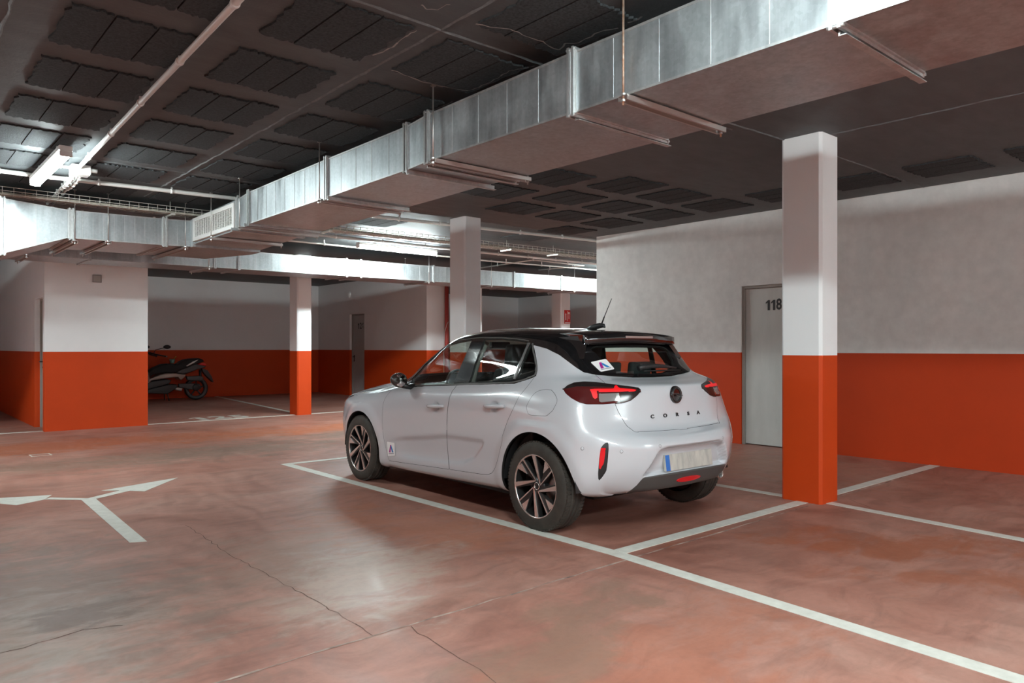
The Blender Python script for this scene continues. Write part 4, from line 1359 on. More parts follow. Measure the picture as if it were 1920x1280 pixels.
def region_mesh(nm, gap=0.0, lip=0.0, off=0.0, halves=(1, -1)):
    """faces of one region as arrays; gap narrows the panel, lip folds its edge inwards, off moves it along the normal"""
    idx = np.nonzero(part == nm)[0]
    fs = [F[i] for i in idx]
    ids = sorted({i for f in fs for i in f})
    rm = {g: l for l, g in enumerate(ids)}
    P = V[ids, :3].copy()
    N = V[ids, 7:10].copy()
    N /= np.maximum(np.linalg.norm(N, axis=1, keepdims=True), 1e-9)
    fs = [tuple(rm[i] for i in f) for f in fs]
    P = P + N * off
    cnt = {}
    for k, f in enumerate(fs):
        for a in range(len(f)):
            e = (f[a], f[(a + 1) % len(f)])
            kk = (min(e), max(e))
            cnt.setdefault(kk, []).append((k, e))
    bnd = [x[0] for x in cnt.values() if len(x) == 1]
    bnd = [(k, e) for k, e in bnd if not (abs(P[e[0], 1]) < 1e-4 and abs(P[e[1], 1]) < 1e-4)]
    if gap or lip:
        acc = np.zeros_like(P)
        for k, e in bnd:
            c = P[list(fs[k])].mean(0)
            m_ = (P[e[0]] + P[e[1]]) / 2
            ed = P[e[1]] - P[e[0]]
            ed /= max(np.linalg.norm(ed), 1e-9)
            w_ = c - m_
            w_ -= ed * (w_ @ ed)
            w_ /= max(np.linalg.norm(w_), 1e-9)
            acc[e[0]] += w_
            acc[e[1]] += w_
        L = np.linalg.norm(acc, axis=1, keepdims=True)
        acc = np.where(L > 1e-6, acc / np.maximum(L, 1e-6), 0)
        on0 = np.abs(P[:, 1]) < 1e-4
        acc[on0, 1] = 0
        P = P + acc * gap
    if lip:
        o = len(P)
        bv = sorted({i for _, e in bnd for i in e})
        mp = {i: o + k for k, i in enumerate(bv)}
        P = np.concatenate([P, P[bv] - N[bv] * lip], 0)
        N = np.concatenate([N, N[bv]], 0)
        nf = len(fs)
        fs = fs + [(e[1], e[0], mp[e[0]], mp[e[1]]) for _, e in bnd]
        return P, N, fs, nf
    return P, N, fs, len(fs)
def make_region(nm, name, material, gap=.003, lip=.010, off=0.0, both='merge', parent=None):
    """both: 'merge' = one central panel, 'pair' = left and right objects"""
    P, N, fs, nf = region_mesh(nm, gap, lip, off)
    dark = [0] * nf + [1] * (len(fs) - nf)  # panel lips get a dark colour: painted shade inside the shut lines
    outs = []
    if not fs:
        return outs
    sets = []
    Pm, Nm = P * mir, N * mir
    fm = [tuple(reversed(f)) for f in fs]
    if both == 'merge':
        sets.append((np.concatenate([P, Pm]), np.concatenate([N, Nm]), fs + [tuple(i + len(P) for i in f) for f in fm]))
    else:
        sets += [(P, N, fs), (Pm, Nm, fm)]
    for P_, N_, f_ in sets:
        me = bpy.data.meshes.new(name)
        me.from_pydata(P_.tolist(), [], f_)
        me.polygons.foreach_set('use_smooth', [True] * len(f_))
        me.materials.append(M[material])
        me.materials.append(M['shell'])
        me.polygons.foreach_set('material_index', (dark + dark)[:len(f_)] if len(f_) > len(dark) else dark)
        me.transform(CAR_M)
        nw = (N_[:, :1] * CEX + N_[:, 1:2] * CEY + N_[:, 2:3] * np.array([0, 0, 1.0]))
        me.normals_split_custom_set_from_vertices(nw.tolist())
        outs.append(link(name, me, parent or car))
    return outs
# ---- body panels
make_region('roof', 'roof', 'gloss_black', 0, 0)
make_region('window_surround', 'window_surround', 'gloss_black', 0, .012, 0, 'pair')
make_region('windscreen', 'windscreen', 'glass', 0, 0, -.003)
bonnet = make_region('bonnet', 'bonnet', 'paint')[0]
make_region('front_bumper', 'front_bumper', 'paint', 0, .012)
make_region('grille', 'front_grille', 'trim', 0, .01)
make_region('headlamp', 'headlamp', 'lamp_black', .001, .01, 0, 'pair')
make_region('front_wing', 'front_wing', 'paint', 0, .014, 0, 'pair')
fdoors = make_region('front_door', 'front_door', 'paint', .003, .016, 0, 'pair')
rdoors = make_region('rear_door', 'rear_door', 'paint', .003, .016, 0, 'pair')
make_region('sill', 'sill', 'paint', 0, .012, 0, 'pair')
rq = make_region('rear_quarter', 'rear_quarter', 'paint', 0, .014, 0, 'pair')
make_region('fuel_flap', 'fuel_flap', 'paint', .0025, .014, 0, 'pair')
rb = make_region('rear_bumper', 'rear_bumper', 'paint', 0, .014)[0]
make_region('diffuser', 'rear_diffuser', 'diffuser_grey', 0, .012)
gate = make_region('tailgate', 'tailgate', 'paint', .0035, .016)[0]
make_region('gate_black', 'tailgate_window_frame', 'gloss_black', .001, .01, 0, 'merge', gate)
make_region('rear_window', 'rear_window', 'glass', 0, 0, -.002, 'merge', gate)
for nm, pn in (('front_window', fdoors), ('rear_side_window', rdoors), ('quarter_window', rdoors)):
    objs = make_region(nm, 'window_glass', 'glass', 0, 0, -.004, 'pair')
    for o, d in zip(objs, pn):
        o.parent = d
        o.matrix_parent_inverse = parent_world(d).inverted()
lamps = make_region('tail_lamp', 'tail_lamp', 'lamp_dark', .001, .012, .001, 'pair')
def lamp_sub(nm, name, material, off):
    for o, l in zip(make_region(nm, name, material, 0, .006, off, 'pair'), lamps):
        o.parent = l
        o.matrix_parent_inverse = parent_world(l).inverted()
lamp_sub('lamp_top', 'lamp_surround', 'lamp_black', .002)
lamp_sub('lamp_bar', 'light_bar', 'lamp_bright', .003)
lamp_sub('lamp_reverse', 'reversing_light', 'lamp_clear', .002)
lamp_sub('lamp_clear', 'lamp_divider', 'chrome', .003)
slots = make_region('reflector_slot', 'bumper_slot', 'trim', 0, 0, -.006, 'pair')
for o, l in zip(make_region('reflector', 'reflector', 'lamp_red', 0, .006, -.001, 'pair'), slots):
    o.parent = l
    o.matrix_parent_inverse = parent_world(l).inverted()
# dark shell just inside the skin (closes the shut lines)
solid = np.isin(part, ['windscreen', 'front_window', 'rear_side_window', 'quarter_window', 'rear_window', ''])
part_save = part.copy()
part[:] = ''
part[~solid] = 'x'
make_region('x', 'inner_shell', 'shell', 0, 0, -.020)
part[:] = part_save

# surface lookup: nearest dense-grid point on the left half for a photo pixel / for (y,z) at the rear / (x,z) on the side
def surf_side(x, z):
    m = (V[:, 3] > 3) & (V[:, 3] < 11)
    d = np.hypot(V[m, 0] - x, V[m, 2] - z)
    k = np.argsort(d)[:4]
    return V[m][k].mean(0)
def surf_rear(y, z):
    m = (V[:, 3] > 10.2)
    d = np.hypot(V[m, 1] - abs(y), V[m, 2] - z)
    k = np.argsort(d)[:4]
    r = V[m][k].mean(0).copy()
    if y < 0:
        r[1] *= -1; r[8] *= -1
    return r
def surf_px(px, py):
    m = (V[:, 7] * CEX[0] + V[:, 8] * CEY[0]) < 2
    d = np.hypot(V[:, 5] - px, V[:, 6] - py)
    wd = car_world(V[:, :3])
    dep = wd[:, 0] * BX[1] + wd[:, 1] * AX[1]
    near = d < 3.0
    k = np.nonzero(near)[0]
    if len(k) == 0:
        k = np.argsort(d)[:6]
    k = k[dep[k] < dep[k].min() + .12]
    k = k[np.argsort(d[k])[:4]]
    return V[k].mean(0)

# ---- belt moulding strip and window dividers
def ribbon(pxs, name, material, wd, th, pairs, parent):
    pts = [surf_px(*p) for p in pxs]
    P = np.array([p[:3] for p in pts]); N = np.array([p[7:10] for p in pts])
    N /= np.linalg.norm(N, axis=1, keepdims=True)
    P = np.stack([np.convolve(np.pad(P[:, i], 1, 'edge'), [.25, .5, .25], 'valid') for i in range(3)], 1)
    for sgn, par in zip((1, -1), pairs):
        mb = MB()
        vs = []
        for i in range(len(P)):
            t = P[min(i + 1, len(P) - 1)] - P[max(i - 1, 0)]
            t /= np.linalg.norm(t)
            b = np.cross(N[i], t)
            for a, h in ((-wd, -.004), (-wd * .8, th), (wd * .8, th), (wd, -.004)):
                q = P[i] + b * a + N[i] * h
                vs.append((q[0], q[1] * sgn, q[2]))
        fs = []
        for i in range(len(P) - 1):
            for k in range(3):
                fs.append((i * 4 + k, i * 4 + k + 1, i * 4 + k + 5, i * 4 + k + 4))
        mb.add(vs, fs, False)
        car_part(mb, name, material, par)
def dense(L, n=6):
    out = []
    for (a, b), (c, d) in zip(L[:-1], L[1:]):
        out += [(a + (c - a) * i / n, b + (d - b) * i / n) for i in range(n)]
    return out + [L[-1]]
ribbon(dense(a740([(190, 860), (400, 851), (700, 840), (1000, 832), (1340, 822), (1480, 780), (1578, 738), (1594, 690), (1594, 630), (1580, 540), (1560, 440), (1552, 380)])), 'belt_moulding', 'trim_grey', .007, .004, rdoors, None)
ribbon(dense(a740([(1345, 790), (1400, 650), (1455, 510), (1515, 372)])), 'window_divider', 'trim_grey', .012, .005, rdoors, None)
ribbon(dense(a740([(215, 668), (300, 565), (420, 466), (560, 393), (700, 352), (900, 322), (1200, 314), (1400, 334), (1520, 356)])), 'window_top_moulding', 'trim_grey', .005, .003, fdoors, None)

# ---- door handles
for hx, hz, doors in ((1.325, .785, fdoors), (2.10, .835, rdoors)):
    b0 = surf_side(hx - .12, hz - .005); b1 = surf_side(hx + .12, hz + .005)
    for sgn, d in zip((1, -1), doors):
        pts, rs = [], []
        n = 12
        for i in range(n + 1):
            t = i / n
            p = b0[:3] * (1 - t) + b1[:3] * t
            lift = .030 * math.sin(PI * min(max((t - .02) / .96, 0), 1)) ** .5
            pts.append((p[0], (p[1] + lift) * sgn, p[2]))
            rs.append(.006 + .011 * math.sin(PI * (t * .94 + .03)) ** .4)
        mb = MB().tube(pts, rs, 12)
        car_part(mb, 'door_handle', 'paint', d)

# ---- wheels
def wheel(x, sgn, r, hub_z, yo):
    """yo = outer face of the tyre"""
    w_ = thing('wheel', '', '') if False else None
    W = bpy.data.objects.new('wheel', None)
    COL.objects.link(W)
    W.parent = car
    W.matrix_parent_inverse = parent_world(car).inverted()
    c = (x, yo * sgn, hub_z)
    tw = .205
    prof = [(.212, -.006), (.226, -.001), (.25, .0), (.275, -.004), (r - .018, -.012), (r - .006, -.022), (r, -.036), (r, -.060), (r - .007, -.061), (r - .007, -.067), (r, -.068), (r + .001, -.095), (r - .007, -.096), (r - .007, -.104), (r + .001, -.105), (r, -.132), (r - .007, -.133), (r - .007, -.140), (r, -.141), (r, -.168), (r - .006, -.184), (r - .02, -.195), (.275, -.203), (.22, -.20)]
    mb = MB().lathe(prof, c, (0, sgn, 0), 72)
    mesh = mb.mesh('tyre', 'rubber')
    mesh.transform(CAR_M)
    ty_ = link('tyre', mesh)
    ty_.parent = W
    # tread blocks: small cuts across the shoulders, as thin ribs
    def sub(mb_, name, material, par):
        me = mb_.mesh(name, material)
        me.transform(CAR_M)
        o = link(name, me)
        o.parent = par
        return o
    tb = MB()
    for k in range(72):
        a = 2 * PI * k / 72
        ca, sa = math.cos(a), math.sin(a)
        ta = (-sa, ca)
        for y0, y1 in ((-.020, -.058), (-.146, -.184)):
            vs = []
            for rr in (r - .012, r + .0025):
                for yy in (y0, y1):
                    for s_ in (-.0095, .0095):
                        vs.append((x + ca * rr + ta[0] * s_, (yo + yy) * sgn, hub_z + sa * rr + ta[1] * s_))
            tb.add(vs, [(0, 1, 3, 2), (4, 6, 7, 5), (0, 4, 5, 1), (2, 3, 7, 6), (0, 2, 6, 4), (1, 5, 7, 3)])
    t_ = sub(tb, 'tread_blocks', 'rubber', W)
    t_['kind'] = 'stuff'
    # rim: lip, barrel
    R_ = .222
    rim = sub(MB().lathe([(R_, -.010), (R_ - .002, -.004), (R_ - .009, -.004), (R_ - .012, -.014), (R_ - .018, -.03), (R_ - .02, -.17), (R_ - .01, -.19)], c, (0, sgn, 0), 64), 'rim', 'rim_dark', W)
    sub(MB().lathe([(R_ + .001, -.011), (R_ - .001, -.0035), (R_ - .010, -.0035), (R_ - .012, -.010)], c, (0, sgn, 0), 64), 'rim_lip', 'alloy', W)
    sub(MB().lathe([(0, -.085), (.135, -.085), (.135, -.105), (0, -.105)], c, (0, sgn, 0), 40), 'brake_disc', 'disc', W)
    sub(MB().lathe([(0, -.15), (R_ - .02, -.15)], c, (0, sgn, 0), 40), 'wheel_back', 'black', W)
    def pl(poly, d0, d1, name, material, par, rot):
        """polygon in unit wheel coordinates (x = towards the rear of the car, y = up), extruded between depths"""
        mb_ = MB()
        ca, sa = math.cos(rot), math.sin(rot)
        vs = []
        for d in (d0, d1):
            for q in poly:
                px_, py_ = q[0] * ca - q[1] * sa, q[0] * sa + q[1] * ca
                dd = d - .022 * (1 - min(1, math.hypot(px_, py_)))          # spokes dish inwards to the hub
                vs.append((x + px_ * (R_ - .008), (yo + dd) * sgn, hub_z + py_ * (R_ - .008)))
        n = len(poly)
        mb_.add(vs, [tuple(range(n)), tuple(range(2 * n - 1, n - 1, -1))] + [(i, (i + 1) % n, n + (i + 1) % n, n + i) for i in range(n)])
        return sub(mb_, name, material, par)
    for k in range(4):
        rot = -k * PI / 2 + (.0 if x > 1 else .38)
        sp = pl([(.10, .06), (.19, .09), (.03, .99), (-.20, .975), (-.17, .93), (.02, .16)], -.012, -.045, 'spoke', 'rim_dark', W, rot)
        pl([(.135, .075), (.175, .105), (.01, .985), (-.15, .98)], -.006, -.014, 'spoke_face', 'alloy', W, rot)
        sp2 = pl([(.12, .04), (.20, .03), (.74, .53), (.80, .59), (.56, .82), (.48, .86), (.33, .45), (.15, .12)], -.012, -.045, 'spoke', 'rim_dark', W, rot)
        pl([(.15, .06), (.17, .04), (.80, .565), (.775, .61)], -.006, -.014, 'spoke_face', 'alloy', W, rot)
        pl([(.34, .45), (.655, .68), (.56, .815), (.47, .855)], -.006, -.014, 'spoke_face', 'alloy', W, rot)
    hb = sub(MB().lathe([(0, -.024), (.030, -.024), (.034, -.028), (.062, -.03), (.066, -.045), (.066, -.07)], c, (0, sgn, 0), 32), 'hub_cap', 'rim_dark', W)
    sub(MB().lathe([(.022, -.026), (.022, -.021), (.026, -.021), (.026, -.026)], c, (0, sgn, 0), 28), 'hub_ring', 'alloy', W)
    for k in range(4):
        a = PI / 4 + k * PI / 2
        sub(MB().lathe([(0, -.024), (.008, -.024), (.008, -.04)], (c[0] + .048 * math.cos(a), c[1], c[2] + .048 * math.sin(a)), (0, sgn, 0), 6, False), 'wheel_bolt', 'black', W)
    return W
for x_, yo in ((0.0, .862), (2.538, .868)):
    for s_ in (1, -1):
        wheel(x_, s_, .309, .307, yo)
# wheel housings
for cx_, cz_, r_ in ARCH:
    for s_ in (1, -1):
        mb = MB()
        n = 28
        vs, fs = [], []
        for i in range(n + 1):
            a = -.02 + (PI + .04) * i / n
            for yy in (.845, .60, .52):
                vs.append((cx_ + (r_ + .006) * math.cos(a), yy * s_, cz_ + (r_ + .006) * math.sin(a)))
        for i in range(n):
            for k in range(2):
                fs.append((i * 3 + k, i * 3 + k + 1, (i + 1) * 3 + k + 1, (i + 1) * 3 + k))
        mb.add(vs, fs, True)
        mb.add([vs[i * 3 + 2] for i in range(n + 1)], [tuple(range(n + 1))])
        car_part(mb, 'wheel_housing', 'trim')
# underbody
ub = MB()
ub.box(-.58, 2.75, -.50, .50, .20, .27)
ub.box(.40, 2.15, -.76, .76, .18, .25)
car_part(ub, 'underbody', 'shell')

# ---- spoiler
ys = np.linspace(-.50, .50, 25)
mb = MB()
rows = []
for y in ys:
    q = (abs(y) / .50)
    xt = 2.715 - .055 * q ** 2.4
    zt = 1.372 - .020 * q ** 2
    xr = 2.36 - .02 * q
    zr = 1.402 - .038 * q ** 2
    ring = [(xr, y, zr), (xr * .5 + xt * .5, y, (zr + zt) / 2 + .010), (xt - .02, y, zt + .003), (xt, y, zt - .006), (xt + .004, y, zt - .058), (xt - .015, y, zt - .074), (2.62, y * .985, 1.292 - .012 * q), (2.45, y * .98, 1.31 - .01 * q)]
    rows.append(ring)
n = len(rows[0])
mb.add([p for r_ in rows for p in r_], [(i * n + k, i * n + k + 1, (i + 1) * n + k + 1, (i + 1) * n + k) for i in range(len(rows) - 1) for k in range(n - 1)], True)
mb.add(rows[0], [tuple(range(n))])
mb.add(rows[-1], [tuple(range(n))[::-1]])
sp = car_part(mb, 'roof_spoiler', 'gloss_black', gate)
car_part(MB().bbox(2.700, 2.7215, -.17, .13, 1.333, 1.350, .003), 'brake_light', mat('third_brake_light', (.34, .24, .22), .3), gate)
# fins linking spoiler and tailgate window
for s_ in (1, -1):
    mb = MB()
    mb.add([(2.42, .57 * s_, 1.335), (2.66, .47 * s_, 1.352), (2.655, .475 * s_, 1.305), (2.70, .545 * s_, 1.185), (2.675, .565 * s_, 1.185), (2.52, .575 * s_, 1.27),
            (2.42, .54 * s_, 1.335), (2.64, .44 * s_, 1.345), (2.635, .45 * s_, 1.30), (2.68, .525 * s_, 1.18), (2.655, .54 * s_, 1.18), (2.50, .55 * s_, 1.27)],
           [(0, 1, 2, 5), (2, 3, 4, 5), (6, 11, 8, 7), (8, 11, 10, 9), (0, 6, 7, 1), (1, 7, 8, 2), (2, 8, 9, 3), (3, 9, 10, 4), (4, 10, 11, 5), (5, 11, 6, 0)])
    car_part(mb, 'spoiler_fin', 'gloss_black', gate)
# antenna
an = car_part(MB().tube([(2.20, 0, 1.415), (2.26, 0, 1.424), (2.33, 0, 1.436), (2.37, 0, 1.435), (2.385, 0, 1.42)], [.012, .024, .022, .016, .006], 12), 'antenna_base', 'trim')
car_part(MB().tube([(2.345, 0, 1.44), (2.375, 0, 1.50), (2.378, 0, 1.502)], [.006, .005, .005], 8).tube([(2.375, 0, 1.50), (2.455, 0, 1.642)], [.0035, .0028], 8), 'antenna_mast', 'trim', an)

# ---- rear wiper
def rp(y, z, o):
    r_ = surf_rear(y, z)
    nn = r_[7:10] / np.linalg.norm(r_[7:10])
    return tuple(np.array([r_[0], y, z]) + nn * o)
wp = car_part(MB().tube([rp(.10, 1.103, .012), rp(.07, 1.107, .026), rp(-.05, 1.112, .03), rp(-.18, 1.108, .026), rp(-.34, 1.098, .016)], [.020, .022, .018, .013, .006], 10), 'rear_wiper', 'trim', gate)
car_part(MB().tube([rp(.05, 1.088, .006), rp(-.20, 1.088, .006), rp(-.40, 1.086, .006)], [.005, .006, .004], 8), 'wiper_blade', 'black', gate)

# ---- tailgate emblem and lettering
r_ = surf_rear(0, .93)
n_ = Vector(r_[7:10]).normalized()
n_.y = 0
ec = Vector((r_[0], 0, .93)) + n_ * .004
mb = MB().lathe([(0, .006), (.050, .006), (.058, .010), (.062, .004), (.062, -.012)], ec, n_, 40)
em = car_part(mb, 'emblem', 'gloss_black', gate)
mb = MB().lathe([(.040, .008), (.042, .015), (.050, .015), (.052, .008)], ec, n_, 40)
up = Vector((0, 1, 0)).cross(n_)
upv = Vector((n_.z * -1, 0, n_.x))
yv = Vector((0, 1, 0))
def ep(a, b, h):
    return ec + yv * a + upv * (-b if upv.z < 0 else b) + n_ * h
def bar(poly):
    n2 = len(poly)
    mb.add([ep(a, b, .008) for a, b in poly] + [ep(a, b, .016) for a, b in poly], [tuple(range(n2)), tuple(range(2 * n2 - 1, n2 - 1, -1))] + [(i, (i + 1) % n2, n2 + (i + 1) % n2, n2 + i) for i in range(n2)])
bar([(.058, .004), (.058, .010), (-.012, .010), (-.022, -.002), (-.010, .004)])
bar([(-.058, -.004), (-.058, -.010), (.012, -.010), (.022, .002), (.010, -.004)])
car_part(mb, 'emblem_ring', mat('emblem_grey', (.07, .07, .072), .25, .6), gate)
for ch, y in zip('CORSA', (.262, .131, 0.0, -.128, -.250)):
    q = surf_rear(y, .79)
    nn = Vector(q[7:10]).normalized()
    P = car_world([[q[0] + nn.x * .003, y, .79]])[0]
    Y = Vector(CEY); X = Vector(CEX)
    nw = X * nn.x + Y * nn.y + Vector((0, 0, nn.z))
    rd_ = Vector((0, 0, 1)).cross(nw).normalized()
    upw = nw.cross(rd_).normalized()
    text_mesh(ch, .034, 'ink', 'model_letter', P, rd_, upw, gate, .002, 'CENTER', 1, 1.45, .0012)

# ---- plate, lower lamp, exhaust, parking sensors
def quad_plate(mb_, y0, y1, zb, zt, xb, xt, th):
    mb_.add([(xb, y0, zb), (xb, y1, zb), (xt, y1, zt), (xt, y0, zt), (xb - th, y0, zb), (xb - th, y1, zb), (xt - th, y1, zt), (xt - th, y0, zt)],
            [(0, 1, 2, 3), (7, 6, 5, 4), (0, 4, 5, 1), (1, 5, 6, 2), (2, 6, 7, 3), (3, 7, 4, 0)])
    return mb_
XB, XT = 3.194, 3.180
pt = car_part(quad_plate(MB(), -.26, .26, .428, .538, XB, XT, .02), 'number_plate', 'plate', rb)
car_part(quad_plate(MB(), .215, .258, .430, .536, XB + .001, XT + .001, .003), 'plate_band', 'plate_blue', rb)
mb = MB()
mb.tube([(3.175, .045, .338), (3.19, .05, .345), (3.19, -.22, .350), (3.175, -.215, .343)], .004, 6)
fog = MB()
n = 14
ring = [(.138 * math.cos(2 * PI * i / n), .021 * math.sin(2 * PI * i / n)) for i in range(n)]
q = surf_rear(0, .352)
vs = [(surf_rear(a, .352 + b)[0] - .006, a, .352 + b) for a, b in ring] + [(surf_rear(a, .352 + b)[0] + .009, a * .95, .352 + b * .9) for a, b in ring]
fog.add(vs, [tuple(range(2 * n - 1, n - 1, -1))] + [(i, (i + 1) % n, n + (i + 1) % n, n + i) for i in range(n)])
car_part(fog, 'rear_fog_lamp', 'lamp_red', rb)
car_part(MB().lathe([(.026, -.10), (.026, 0), (.030, .004), (.033, 0), (.033, -.10)], (3.122, -.462, .326), (1, 0, -.15), 24).lathe([(0, -.05), (.026, -.05)], (3.122, -.462, .326), (1, 0, -.15), 24), 'exhaust_tip', 'chrome')
for px_, py_ in ((1091, 841), (1165.5, 846.5), (1237.5, 836)):
    q = surf_px(px_, py_)
    nn = Vector(q[7:10]).normalized()
    for s_ in (1, -1):
        car_part(MB().lathe([(0, .0015), (.0085, .0015), (.010, .0005)], (q[0], q[1] * s_, q[2]), (nn.x, nn.y * s_, nn.z), 18), 'parking_sensor', 'paint', rb)
        car_part(MB().lathe([(.0100, .001), (.0115, .001)], (q[0], q[1] * s_, q[2]), (nn.x, nn.y * s_, nn.z), 18), 'sensor_gap', 'trim', rb)

# ---- wing mirrors
for s_ in (1, -1):
    bm = bmesh.new()
    bmesh.ops.create_uvsphere(bm, u_segments=28, v_segments=18, radius=1.0)
    for v_ in bm.verts:
        x, y, z = v_.co
        # x rearwards: flat mirror face behind, rounded housing in front
        sx = .070 if x < 0 else .028
        v_.co = Vector((.875 + x * sx + y * .02, (.945 + y * .092) * s_, .984 + z * .064 * (1 - .12 * y) + .008 * y))
    mb = MB().from_bm(bm, True)
    mr = car_part(mb, 'wing_mirror', mat('mirror_cap_reflect', (.045, .032, .028), .12) if s_ == 1 else 'gloss_black')  # left cap browned: the floor's reflection is painted into its black
    car_part(MB().tube([(.86, .79 * s_, .925), (.865, .85 * s_, .925), (.87, .91 * s_, .94)], [.030, .022, .026], 10), 'mirror_arm', 'trim', mr)
    car_part(MB().lathe([(0, 0), (.050, 0), (.055, -.004)], (.904, .945 * s_, .985), (1, 0, 0), 24), 'mirror_glass', 'chrome', mr)
for s_ in (1, -1):          # black triangle at the foot of the front window
    mb = MB()
    pts = [surf_px(*p)[:3] for p in a740([(150, 866), (200, 690), (212, 850)])]
    mb.add([(p[0], (p[1] + .003) * s_, p[2]) for p in pts] + [(p[0], (p[1] - .01) * s_, p[2]) for p in pts], [(0, 1, 2), (5, 4, 3), (0, 3, 4, 1), (1, 4, 5, 2), (2, 5, 3, 0)])
    car_part(mb, 'mirror_base', 'trim')

# ---- stickers (printed film on the front door and the rear window)
def sticker(pts, nrm, par, name):
    """pts: four car-space corners, order TL TR BR BL as seen; artwork drawn on the unit square"""
    TL, TR, BR, BL = [Vector(p) for p in pts]
    nrm = Vector(nrm).normalized()
    def S(u, v, h):
        return TL.lerp(TR, u).lerp(BL.lerp(BR, u), v) + nrm * h
    def pl(poly, h, nm, material, pr):
        mb_ = MB()
        n2 = len(poly)
        mb_.add([S(a, b, h) for a, b in poly] + [S(a, b, h - .0008) for a, b in poly], [tuple(range(n2)), tuple(range(2 * n2 - 1, n2 - 1, -1))] + [(i, (i + 1) % n2, n2 + (i + 1) % n2, n2 + i) for i in range(n2)])
        return car_part(mb_, nm, material, pr)
    st = pl([(.06, 0), (.94, 0), (1, .06), (1, .94), (.94, 1), (.06, 1), (0, .94), (0, .06)], .0015, name, 'white', par)
    pl([(.42, .20), (.55, .20), (.40, .74), (.20, .74)], .0026, 'sticker_print', 'magenta', par)
    pl([(.55, .20), (.82, .74), (.62, .74), (.46, .36)], .0026, 'sticker_print', 'blue_ink', par)
    pl([(.16, .80), (.84, .80), (.84, .85), (.16, .85)], .0026, 'sticker_print', 'grey_ink', par)
    return st
cs = [surf_px(*p) for p in a640([(690, 1020), (800, 1035), (810, 1232), (705, 1240)])]
nn = sum((Vector(c_[7:10]) for c_ in cs), Vector())
sticker([Vector(c_[:3]) + nn.normalized() * .002 for c_ in cs], nn, fdoors[0], 'door_sticker')
cs = [surf_px(*p) for p in ZP([(735, 545), (930, 500), (1042, 625), (865, 668)], 1000, 600, 6.857)]
nn = sum((Vector(c_[7:10]) for c_ in cs), Vector())
sticker([Vector(c_[:3]) + nn.normalized() * .002 for c_ in cs], nn, gate, 'window_sticker')

# ---- interior
def soft_box(x0, x1, y0, y1, z0, z1, b, name, material, shear=0.0, par=None):
    mb_ = MB()
    bm = bmesh.new()
    bmesh.ops.create_cube(bm, size=1.0)
    for v_ in bm.verts:
        v_.co = Vector(((x0 + x1) / 2 + v_.co.x * (x1 - x0) + shear * (v_.co.z + .5), (y0 + y1) / 2 + v_.co.y * (y1 - y0), (z0 + z1) / 2 + v_.co.z * (z1 - z0)))
    bmesh.ops.bevel(bm, geom=bm.edges[:], offset=b, segments=3, affect='EDGES', profile=.6)
    mb_.from_bm(bm, True)
    return car_part(mb_, name, material, par)
for s_ in (1, -1):
    st = soft_box(1.10, 1.62, .37 * s_ - .24, .37 * s_ + .24, .34, .52, .05, 'front_seat', 'fabric')
    soft_box(1.56, 1.70, .37 * s_ - .23, .37 * s_ + .23, .46, 1.10, .05, 'seat_back', 'fabric', .17, st)
    soft_box(1.75, 1.85, .37 * s_ - .15, .37 * s_ + .15, 1.08, 1.29, .035, 'headrest', 'fabric', .03, st)
rs_ = soft_box(1.90, 2.34, -.62, .62, .34, .54, .05, 'rear_seat', 'fabric')
soft_box(2.30, 2.40, -.60, .60, .50, 1.0, .04, 'seat_back', 'fabric', .10, rs_)
for y in (-.36, 0, .36):
    soft_box(2.38, 2.44, y - .12, y + .12, .98, 1.15, .025, 'headrest', 'fabric', .02, rs_)
soft_box(.42, .92, -.68, .68, .62, .93, .06, 'dashboard', 'dash')
car_part(MB().lathe([(.17, -.012), (.184, -.012), (.19, 0), (.184, .012), (.17, .012), (.165, 0)], (1.02, .37, .90), (1, 0, .45), 36, True, True).tube([(1.02, .20, .90), (1.02, .54, .90)], .012, 8).tube([(1.02, .37, .90), (.92, .37, .84)], .03, 10), 'steering_wheel', 'dash')
soft_box(2.44, 2.86, -.56, .56, .93, .955, .01, 'parcel_shelf', 'fabric')
soft_box(1.05, 1.09, -.11, .11, 1.255, 1.315, .012, 'rear_view_mirror', 'dash')
for s_ in (1, -1):
    soft_box(.70, 2.40, .74 * s_ - .03, .74 * s_ + .03, .30, .90, .02, 'door_lining', 'dash')
    car_part(MB().tube([(1.62, .60 * s_, 1.32), (1.57, .66 * s_, 1.14), (1.55, .72 * s_, .92)], .045, 10), 'inner_pillar', 'headliner')
